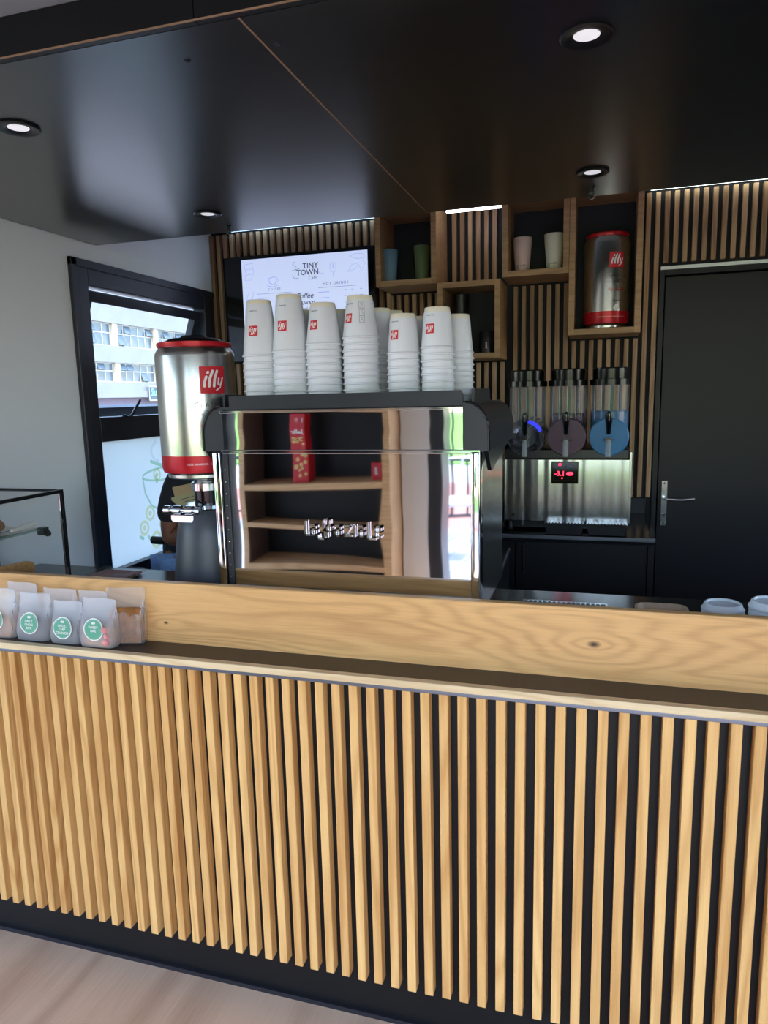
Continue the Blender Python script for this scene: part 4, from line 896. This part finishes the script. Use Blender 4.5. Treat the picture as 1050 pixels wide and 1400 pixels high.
bag(-1.372, 1.416, 0.098, 0.045, 0.122, 0.0, 0.10, 'frosted bag with dark filling, second from the left in the front row', ['DAILY', 'CHOC', 'BITE'], choc_m)
bag(-1.271, 1.414, 0.088, 0.040, 0.108, 0.0, 0.10, 'smallest frosted bag, left of the sweet bar bag', ['CHOC', 'CHIP', 'CRUNCH'], choc_m)
bg4 = bag(-1.172, 1.412, 0.100, 0.048, 0.121, 0.0, 0.06, 'frosted bag with SWEET BAR sticker and pink sweet, right end of front row', ['SWEET', 'BAR'], cookie_m)
b = BM()
for q, (px, pz, pr) in enumerate(((0.034, .014, .009), (0.036, .030, .007), (0.030, .045, .008))):
    lathe(b, [(0, -pr), (pr * .7, -pr * .7), (pr, 0), (pr * .7, pr * .7), (0, pr)], (px, -.0215, pz + .003), 12, cap=False)
obj('pink_sweet', b, pink_m, bg4, True, local=True)
bag(-1.118, 1.446, 0.100, 0.040, 0.142, 0.25, 0.03, 'clear bag of brown rusks behind the SWEET BAR bag, right end of the rear row', [], mat('brown_rusk', (150, 96, 46), .85, noise=.35, nscale=50, bump=.4, bscale=60), False, film_clear, fill=.66)
bag(-1.432, 1.447, 0.100, 0.036, 0.138, -0.04, 0.02, 'frosted bag standing behind the oats bag at the left', [], cookie_m, False)
bag(-1.315, 1.447, 0.100, 0.034, 0.128, 0.05, 0.03, 'frosted bag standing behind the dark-filled bag, rear row', [], choc_m, False)
bag(-1.215, 1.447, 0.090, 0.034, 0.128, -0.03, 0.03, 'frosted bag with a pink seal in the rear row, behind the smallest bag', [], cookie_m, False)

# ================================================================ LIDS, CARRIER, GRATE ON THE WORKTOP
def lid_mesh():
    b = BM(); lathe(b, [(0.0455, 0.0), (0.047, 0.0015), (0.047, 0.005), (0.0452, 0.0065), (0.0435, 0.008), (0.041, 0.016), (0.0385, 0.0185), (0.036, 0.018), (0.0345, 0.014), (0, 0.013)], seg=40, cap=False)
    box(b, -0.030, -0.022, -0.002, 0.002, 0.0132, 0.014); return finish(b, 'lid', lid_m, True, 45)
LM = lid_mesh()
for x, y, n_, lab in ((0.291, 1.76, 7, 'lid stack beside the pulp carrier'), (0.380, 1.70, 10, 'taller lid stack at the right edge')):
    for k in range(n_):
        o = place('cup_lid', LM, None, (x + random.uniform(-.0012, .0012), y + random.uniform(-.001, .001), 0.9002 + k * .0093), (random.uniform(-.015, .015), random.uniform(-.015, .015), random.uniform(0, 6)))
        tag(o, 'white plastic cup lid, %s in the %s' % (ORD[n_ - 1 - k] if n_ - 1 - k < len(ORD) else 'lowest', lab), 'lid', 'plastic lids stacked on the worktop')
t = thing('cup_carrier', 'brown pulp cup carrier lying on the worktop beside the lid stacks', 'cup carrier', (0.155, 1.72, 0.90))
b = BM()
def rrect(wx, wy, n=36, e=.45):
    return [(wx * math.copysign(abs(math.cos(a)) ** e, math.cos(a)), wy * math.copysign(abs(math.sin(a)) ** e, math.sin(a))) for a in [2 * PI * i / n for i in range(n)]]
rg = []
for (wx, wy, z) in ((.050, .050, .9005), (.055, .055, .915), (.054, .060, .950), (.060, .064, .954), (.060, .064, .958), (.054, .060, .958), (.050, .055, .945), (.046, .048, .91)):
    rg.append([b.verts.new((0.155 + p[0], 1.72 + p[1], z)) for p in rrect(wx, wy)])
for r0, r1 in zip(rg, rg[1:]):
    for k in range(36): b.faces.new((r0[k], r0[(k + 1) % 36], r1[(k + 1) % 36], r1[k]))
b.faces.new(rg[-1]); b.faces.new(list(reversed(rg[0]))); obj('tray', b, pulp_m, t, True)
b = BM(); prism(b, [(0.125, 0.915), (0.185, 0.915), (0.180, 0.955), (0.172, 0.962), (0.142, 0.962), (0.132, 0.955)], 1.715, 1.725, 'Y'); obj('divider', b, pulp_m, t)
t = thing('drain_grate', 'steel drip grate set on the worktop right of the coffee machine', 'grate', (-0.08, 1.85, 0.90))
b = BM(); box(b, -0.185, 0.035, 1.80, 1.808, 0.900, 0.912); box(b, -0.185, 0.035, 1.90, 1.908, 0.900, 0.912); box(b, -0.185, -0.18, 1.808, 1.90, .90, .912); box(b, 0.03, 0.035, 1.808, 1.90, .90, .912); obj('grate_frame', b, steel, t)
gb = BM(); box(gb, 0, 0.004, 0, 0.092, 0, 0.006); gb = finish(gb, 'grate_bar', chrome)
for k in range(16): place('grate_bar', gb, t, (-0.172 + k * 0.0125, 1.808, 0.905))

# ================================================================ PERSON
def skinmesh(name, verts, edges, root, m, parent, sub=2):
    me = bpy.data.meshes.new(name); me.from_pydata([v[:3] for v in verts], edges, []); o = bpy.data.objects.new(name, me); COL.objects.link(o)
    md = o.modifiers.new('s', 'SKIN'); sd = me.skin_vertices[0].data
    for i, v in enumerate(verts):
        rr = v[3]; sd[i].radius = (rr, rr) if not isinstance(rr, tuple) else rr; sd[i].use_root = (i == root)
    md.use_smooth_shade = True
    s = o.modifiers.new('u', 'SUBSURF'); s.levels = sub; s.render_levels = sub
    dg = bpy.context.evaluated_depsgraph_get(); nm = bpy.data.meshes.new_from_object(o.evaluated_get(dg)); nm.name = name
    bpy.data.objects.remove(o, do_unlink=True)
    nm.materials.clear(); nm.materials.append(m)
    for p in nm.polygons: p.use_smooth = True
    return obj(name, nm, m, parent)
pr = thing('person', 'person in a black t-shirt and blue jeans seated behind the grinder reading a menu', 'person', (-1.61, 2.5, 0.0))
V = []; E = []
def av(x, y, z, r, frm=None):
    V.append((x, y, z, r)); i = len(V) - 1
    if frm is not None: E.append((frm, i))
    return i
pel = av(-1.605, 2.5, 0.785, (.125, .10)); bel = av(-1.59, 2.5, .90, (.115, .085), pel); che = av(-1.565, 2.5, 1.06, (.125, .095), bel); nb = av(-1.535, 2.5, 1.19, .062, che)
nk = av(-1.515, 2.5, 1.245, .046, nb); jaw = av(-1.485, 2.5, 1.30, .062, nk); hd = av(-1.485, 2.5, 1.365, .082, jaw); cr = av(-1.492, 2.5, 1.425, .066, hd)
ns = av(-1.398, 2.5, 1.345, .012, hd)
def hand(w, d, s, down):
    """palm + five fingers; w wrist index, d direction, s thumb side"""
    wv = Vector(V[w][:3]); d = Vector(d).normalized(); s = Vector(s).normalized()
    pm = av(*(wv + d * .045), .026, w)
    for q in range(4):
        o = s * (.024 - .016 * q); L = (.030, .034, .032, .025)[q]
        a = av(*(wv + d * .075 + o), .0095, pm); c = av(*(Vector(V[a][:3]) + d * L + Vector((0, 0, down)) * .3), .0085, a); av(*(Vector(V[c][:3]) + d * L * .5 + Vector((0, 0, down))), .0075, c)
    a = av(*(wv + d * .035 + s * .032), .0105, pm); av(*(Vector(V[a][:3]) + d * .028 + s * .018), .009, a)
sr_ = av(-1.53, 2.345, 1.165, .050, nb); ur = av(-1.545, 2.325, 1.07, .045, sr_); er = av(-1.56, 2.315, .945, .046, ur); fr_ = av(-1.47, 2.33, .99, .041, er); wr = av(-1.385, 2.36, 1.06, .027, fr_)
hand(wr, (.45, .12, .9), (-.8, .1, .4), -.006)
sl_ = av(-1.55, 2.655, 1.165, .055, nb); ul = av(-1.54, 2.69, 1.07, .048, sl_); el_ = av(-1.53, 2.70, .955, .042, ul); fl_ = av(-1.45, 2.62, 1.0, .036, el_); wl = av(-1.39, 2.53, 1.06, .027, fl_)
hand(wl, (.45, -.12, .9), (-.8, -.1, .4), -.006)
for s in (-1, 1):
    h_ = av(-1.56, 2.5 + s * .095, .765, .088, pel); th = av(-1.38, 2.5 + s * .12, .765, .078, h_); kn = av(-1.17, 2.5 + s * .13, .75, .058, th); cf = av(-1.15, 2.5 + s * .13, .58, .052, kn); ak = av(-1.16, 2.5 + s * .13, .36, .036, cf); he = av(-1.165, 2.5 + s * .13, .315, .038, ak); to = av(-1.05, 2.5 + s * .135, .300, .028, he)
skinmesh('body', V, E, 0, skin_m, pr)
V = []; E = []
pel = av(-1.607, 2.5, 0.80, (.135, .112)); bel = av(-1.592, 2.5, .90, (.130, .10), pel); che = av(-1.565, 2.5, 1.06, (.138, .108), bel); nb = av(-1.54, 2.5, 1.185, .072, che)
for s in (-1, 1):
    a = av(-1.525, 2.5 + s * .155, 1.165, .060, nb); c = av(-1.545, 2.5 + s * .178, 1.08, .056, a); av(-1.558, 2.5 + s * .184, 1.0, .058, c)
sh = skinmesh('tshirt', V, E, 0, shirt_m, pr)
V = []; E = []
pel = av(-1.605, 2.5, 0.765, (.128, .118))
for s in (-1, 1):
    h_ = av(-1.56, 2.5 + s * .095, .762, .100, pel); th = av(-1.38, 2.5 + s * .12, .762, .088, h_); kn = av(-1.17, 2.5 + s * .13, .75, .070, th); cf = av(-1.15, 2.5 + s * .13, .58, .064, kn); av(-1.158, 2.5 + s * .13, .38, .056, cf)
skinmesh('jeans', V, E, 0, jeans_m, pr)
b = BM(); bmesh.ops.create_icosphere(b, subdivisions=3, radius=1.0)
dl = [v for v in b.verts if (v.co.x > 0.35 and v.co.z < 0.30) or v.co.z < -0.45]; bmesh.ops.delete(b, geom=dl, context='VERTS')
for v in b.verts: v.co = Vector((-1.497 + v.co.x * .092, 2.5 + v.co.y * .086, 1.392 + v.co.z * .088))
obj('hair', b, hair_m, pr, True)
for s in (-1, 1):
    b = BM(); lathe(b, [(0, -.0095), (.0067, -.0067), (.0095, 0), (.0067, .0067), (0, .0095)], (-1.413, 2.5 + s * .028, 1.372), 12, cap=False); obj('eye', b, white_print, pr, True)
    b = BM(); bmesh.ops.create_icosphere(b, subdivisions=2, radius=1.0)
    for v in b.verts: v.co = Vector((-1.488 + v.co.x * .017, 2.5 + s * .082 + v.co.y * .008, 1.352 + v.co.z * .028))
    obj('ear', b, skin_m, pr, True)
b = BM(); tube(b, [(-1.412, 2.478, 1.308), (-1.405, 2.5, 1.306), (-1.412, 2.522, 1.308)], .0055, 8); obj('mouth', b, mat('lips', (130, 76, 70), .5, noise=.03), pr, True)
for s in (-1, 1):
    b = BM(); box(b, -1.20, -1.03, 2.5 + s * .135 - .042, 2.5 + s * .135 + .042, .262, .318, .02, 3); obj('shoe', b, white_print, pr, True)
mn = thing('menu_booklet', 'folded cream menu with printed lines held open by the seated person', 'menu', (-1.44, 2.33, 1.10))
fm_ = fnplane((-1.465, 2.285, 1.115), (.97, .0, .24), (-.12, .1, .985), (-.1, -.99, .1))
b = BM(); vs = []
for z in (0, .002):
    vs.append([b.verts.new(fm_(*p, z)) for p in ((-.065, .012), (.055, .012), (.085, -.052), (.0, -.058))])
b.faces.new(vs[0]); b.faces.new(vs[1][::-1])
for k in range(4): b.faces.new((vs[0][k], vs[0][(k + 1) % 4], vs[1][(k + 1) % 4], vs[1][k]))
obj('front_leaf', b, paper_m, mn)
b = BM()
for k in range(4): ribbon(b, [(-.02 + .012 * k, -.005 - .011 * k), (.05 + .006 * k, -.003 - .011 * k)], .0022, lambda a, c, z=0: fm_(a, c, .0026))
obj('printing', b, grey_print, mn)
b = BM(); vs = []
for z in (-.004, -.006):
    vs.append([b.verts.new(fm_(*p, z)) for p in ((-.058, .012), (.055, .012), (.06, .045), (-.05, .05))])
b.faces.new(vs[0]); b.faces.new(vs[1][::-1])
for k in range(4): b.faces.new((vs[0][k], vs[0][(k + 1) % 4], vs[1][(k + 1) % 4], vs[1][k]))
obj('rear_leaf', b, tan_paper, mn)
st = thing('bar_stool', 'black bar stool with a padded armrest rod under the seated person', 'stool', (-1.60, 2.5, 0))
b = BM(); lathe(b, [(0.14, 0), (0.165, .01), (.165, .03), (.15, .04), (0, .04)], (-1.58, 2.5, .640), 36); obj('seat', b, plastic_black, st, True)
b = BM(); tube(b, [(-1.58, 2.5, .03), (-1.58, 2.5, .64)], .022, 16); obj('column', b, chrome, st, True)
b = BM(); lathe(b, [(.20, 0), (.19, .012), (.03, .03), (.022, .06)], (-1.58, 2.5, 0), 36); obj('base_plate', b, chrome, st, True)
b = BM(); tube(b, [(-1.695, 2.395, .924), (-1.40, 2.395, .918)], .016, 12); obj('armrest', b, plastic_black, st, True)
b = BM(); tube(b, [(-1.50, 2.42, .66), (-1.47, 2.395, .72), (-1.45, 2.395, .91)], .009, 10); obj('armrest_support', b, plastic_black, st, True)
b = BM(); tube(b, [(-1.58 + .16 * math.cos(a), 2.5 + .16 * math.sin(a), .26) for a in [2 * PI * k / 24 for k in range(25)]], .009, 8); tube(b, [(-1.58, 2.5, .26), (-1.42, 2.5, .26)], .008, 8); obj('foot_ring', b, chrome, st, True)

# ================================================================ CUSTOMER-SIDE SHELF UNIT (seen in the mirror steel)
su = thing('shelf_unit', 'oak-edged open shelf unit with black backs seen reflected in the coffee machine', 'shelf unit', (-1.90, -1.15, 0))
ux0, ux1, uy0, uy1 = -2.22, -1.215, -1.298, -1.02
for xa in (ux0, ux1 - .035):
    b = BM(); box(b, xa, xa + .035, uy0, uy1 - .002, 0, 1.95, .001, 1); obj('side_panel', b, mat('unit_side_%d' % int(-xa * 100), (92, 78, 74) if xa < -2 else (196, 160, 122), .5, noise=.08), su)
    b = BM(); box(b, xa, xa + .035, uy1 - .002, uy1, 0, 1.95); obj('edge_band', b, unit_oak, su)
for z in (0.02, .36, .63, .90, 1.372, 1.915):
    b = BM(); box(b, ux0 + .035, ux1 - .035, uy0, uy1, z, z + .035, .001, 1); obj('shelf', b, unit_oak, su)
b = BM(); box(b, ux0 + .035, ux1 - .035, uy0, uy0 + .01, .055, 1.915); obj('back_panel', b, black_lam, su)
t = thing('snack_tube', 'tall red snack packet standing on the reflected shelf', 'snack packet', (-1.85, -1.12, .935))
b = BM(); box(b, -1.89, -1.78, -1.17, -1.07, .935, 1.34, .008); obj('carton', b, red_flat, t)
b = BM(); fz = fnplane((-1.835, -1.069, 1.29), (-1, 0, 0), (0, 0, 1), (0, 1, 0)); text_bm('Jelly', .05, lambda a, c, z=0: fz(a, c, .0005), bm=b, bold=.002); obj('lettering', b, white_print, t)
b = BM()
rr = random.Random(5)
for q in range(26):
    disc(b, fz, rr.uniform(-.035, .035), rr.uniform(-.32, -.06), rr.uniform(.008, .016), .0006 + q * .00001, 10)
obj('picture', b, mat('snack_picture', (222, 186, 110), .5, noise=.2, nscale=30), t)
t = thing('snack_packet', 'small red sweet packet at the right end of the reflected shelf', 'snack packet', (-1.30, -1.12, .935))
b = BM(); box(b, -1.335, -1.275, -1.13, -1.11, .935, 1.045, .006); obj('wrapper', b, red_flat, t)
b = BM(); text_bm('bites', .024, fnplane((-1.305, -1.1085, .99), (0, 0, 1), (1, 0, 0), (0, 1, 0)), bm=b, bold=.001); obj('lettering', b, white_print, t)

# ================================================================ OUTSIDE
deck_m = mat('deck_grey', (158, 158, 162), 0.6, noise=0.06, nscale=3)
dk = sroot('floor_deck', (0, -3, -0.03))
pm = BM(); box(pm, 0, 0.142, -4.70, -1.352, -0.05, 0.0); pm = finish(pm, 'deck_board', deck_m)
for k in range(56): place('deck_board', pm, dk, (-5.0 + k * 0.148, 0, -0.004))
b = BM(); box(b, -5.1, 3.4, -4.75, -1.352, -0.12, -0.056); obj('deck_frame', b, black_back, dk)
brick_m = mat('red_paving', (176, 120, 104), 0.85, noise=0.15, nscale=12)
b = BM(); box(b, -20, 20, -8.8, -4.76, -0.30, -0.10); struct('ground_paving', b, brick_m)
b = BM(); box(b, -60, 60, -12.5, -8.8, -0.30, -0.12); struct('ground_road', b, mat('pale_road', (190, 186, 180), 0.8, noise=.06))
lawn_m = mat('lawn', (104, 152, 48), 0.9, noise=0.15, nscale=2, bump=.3, bscale=60)
b = BM(); box(b, -90, 60, -90, -12.5, -0.30, -0.08); struct('ground_lawn', b, lawn_m)
b = BM(); box(b, -90, -5.2, -4.76, 110, -0.30, -0.14); struct('ground_street', b, mat('street', (150, 148, 148), 0.85, noise=.08)) 
rl = thing('deck_railing', 'dark steel railing at the edge of the deck, seen reflected in the coffee machine', 'railing', (-1, -4.6, 0))
for z in (1.50, .74, .12):
    b = BM(); box(b, -4.9, 3.3, -4.615, -4.585, z, z + .03, .002, 1); obj('rail', b, frame_black, rl)
bm_ = BM(); box(bm_, -.010, .010, -.010, .010, .15, 1.50); bm_ = finish(bm_, 'baluster', frame_black)
for k in range(66): place('baluster', bm_, rl, (-4.85 + k * .122, -4.6, 0))
for x in (-4.9, -2.2, .5, 3.25):
    b = BM(); box(b, x - .025, x + .025, -4.625, -4.575, 0, 1.53, .003, 1); obj('post', b, frame_black, rl)
ch = thing('cafe_chair', 'white metal cafe chair out on the deck, seen reflected in the coffee machine', 'chair', (-1.25, -3.4, 0))
b = BM(); box(b, -1.48, -1.04, -3.62, -3.20, .44, .465, .01); obj('seat', b, white_print, ch)
for x in (-1.46, -1.06):
    for y in (-3.60, -3.22):
        b = BM(); tube(b, [(x, y, .44), (x * 1.0 + (.03 if x > -1.2 else -.03), y, 0)], .014, 8); obj('leg', b, white_print, ch, True)
b = BM(); tube(b, [(-1.46, -3.60, .46), (-1.47, -3.66, .84), (-1.25, -3.68, .88), (-1.03, -3.66, .84), (-1.06, -3.60, .46)], .016, 8); obj('back_frame', b, white_print, ch, True)
for q in range(4):
    b = BM(); tube(b, [(-1.40 + q * .10, -3.61, .46), (-1.39 + q * .095, -3.67, .865)], .009, 6); obj('back_bar', b, white_print, ch, True)
# trees beyond the lawn
leafm = mat('tree_leaves', (86, 124, 58), 0.9, noise=.35, nscale=2.0, bump=.6, bscale=6); barkm = mat('bark', (92, 76, 62), 0.9, noise=.2)
for k, (x, y, s) in enumerate(((-26, -40, 4.2), (-14, -44, 5.0), (-3, -42, 4.0), (9, -46, 5.2), (22, -40, 4.4))):
    t = thing('tree', ['broad tree beyond the lawn at the far west end', 'tall tree beyond the lawn, second from the west', 'small tree in the middle beyond the lawn', 'tallest tree beyond the lawn', 'broad tree beyond the lawn at the east end'][k], 'tree', (x, y, -.1), 'trees beyond the lawn')
    b = BM(); tube(b, [(x, y, -.1), (x + .2, y, s * .5), (x, y, s * .9)], .25, 10, rs=[.4, .28, .2]); obj('trunk', b, barkm, t, True)
    b = BM(); rr = random.Random(k)
    for q in range(9):
        mtx = Matrix.Translation((x + rr.uniform(-s * .6, s * .6), y + rr.uniform(-s * .5, s * .5), s * 1.1 + rr.uniform(-s * .3, s * .5))); r0 = bmesh.ops.create_icosphere(b, subdivisions=3, radius=s * rr.uniform(.35, .55), matrix=mtx)
        for v in r0['verts']: v.co += Vector((rr.uniform(-1, 1), rr.uniform(-1, 1), rr.uniform(-1, 1))) * s * .035
    obj('crown', b, leafm, t, True)

# building across the street, seen through the window
K_ = 2.86; BX = -14 * K_
def bz(z): return 1.47 + (z - 1.47) * K_
conc = mat('painted_concrete', (140, 145, 148), 0.8, noise=.06, nscale=.6); conc2 = mat('cream_pier', (178, 168, 148), 0.8, noise=.05); plum = mat('mauve_shopfront', (120, 108, 124), 0.7, noise=.06, nscale=1)
wpane = mat('office_glass', (96, 112, 122), 0.15, noise=.25, nscale=.8); wframe = mat('white_window_frame', (206, 208, 206), .5, noise=.03)
of = thing('office_building', 'pale office building with ribbon windows across the street', 'building', (BX - 4, 60, -.2))
y0, y1 = 34.0, 96.0
def bbox(nm, xa, xb, za, zb, m): b = BM(); box(b, xa, xb, y0, y1, za, zb); return obj(nm, b, m, of)
bbox('ground_floor', BX - 8, BX - .35, -.2, bz(1.61), plum); bbox('canopy_band', BX - 8, BX + .25, bz(1.61), bz(1.82), conc); bbox('band', BX - 8, BX, bz(1.82), bz(2.08), conc)
bbox('band', BX - 8, BX, bz(2.66), bz(3.15), conc); bbox('band', BX - 8, BX, bz(3.82), bz(5.0), conc); bbox('core', BX - 8, BX - .45, bz(2.08), bz(3.82), conc2)
bbox('roof_slab', BX - 8.3, BX + .3, bz(5.0), bz(5.08), conc)
wi = 0
pl = BM(); box(pl, BX - .46, BX - .38, 0, .95, 0, 1); paneM = None
for row, (za, zb) in enumerate(((bz(2.08), bz(2.66)), (bz(3.15), bz(3.82)))):
    y = 36.0
    while y < 80:
        b = BM(); box(b, BX - .45, BX - .05, y + 5.3, y + 6.0, za, zb); obj('pier', b, conc2, of)
        b = BM()
        for q in range(6):
            box(b, BX - .42, BX - .32, y + q * 1.05, y + q * 1.05 + .07, za, zb)
        for z in (za, za + (zb - za) * .55, zb - .08): box(b, BX - .42, BX - .32, y, y + 5.32, z, z + .08)
        wf = obj('window', b, wframe, of)
        for q in range(5):
            for (pa, pb_) in ((za + .08, za + (zb - za) * .55), (za + (zb - za) * .55 + .08, zb - .08)):
                opn = random.random() < .25
                b = BM(); box(b, -.02, .02, 0, .98, -(pb_ - pa), 0); o = obj('pane', b, wpane, wf, local=True)
                o.location = Vector((BX - .37, y + q * 1.05 + .07, pb_)) - wloc(wf) + Vector((.0, 0, 0)); o.location = Vector((BX - .37, y + q * 1.05 + .07, pb_)) - Vector(of.location) - Vector(wf.location)
                if opn: o.rotation_euler = (0, R(-22), 0)
        y += 6.0
sg = thing('shop_sign', 'dark shop sign with pale blue script lettering over the street', 'sign', (BX + .4, 58.5, 1.5))
b = BM(); box(b, BX + .3, BX + .42, 57.2, 60.6, bz(1.50), bz(1.96), .02); obj('board', b, mat('sign_dark', (74, 88, 104), .5, noise=.05), sg)
b = BM(); ribbon(b, [(57.25, bz(1.51)), (60.55, bz(1.51)), (60.55, bz(1.95)), (57.25, bz(1.95)), (57.25, bz(1.51))], .07, lambda a, c, z=0: Vector((BX + .43, a, c))); text_bm('SHOP 12', .28, lambda a, c, z=0: Vector((BX + .44, 59.1 + a, bz(1.56) + c)), bm=b, bold=.01) ; obj('border', b, white_print, sg)
b = BM(); text_bm('Subway', .95, lambda a, c, z=0: Vector((BX + .44, 58.9 + a, bz(1.76) + c)), bm=b, bold=.03, shear=.1); obj('lettering', b, mat('sign_blue', (120, 206, 240), .5, noise=.02), sg)
bpy.context.view_layer.update()
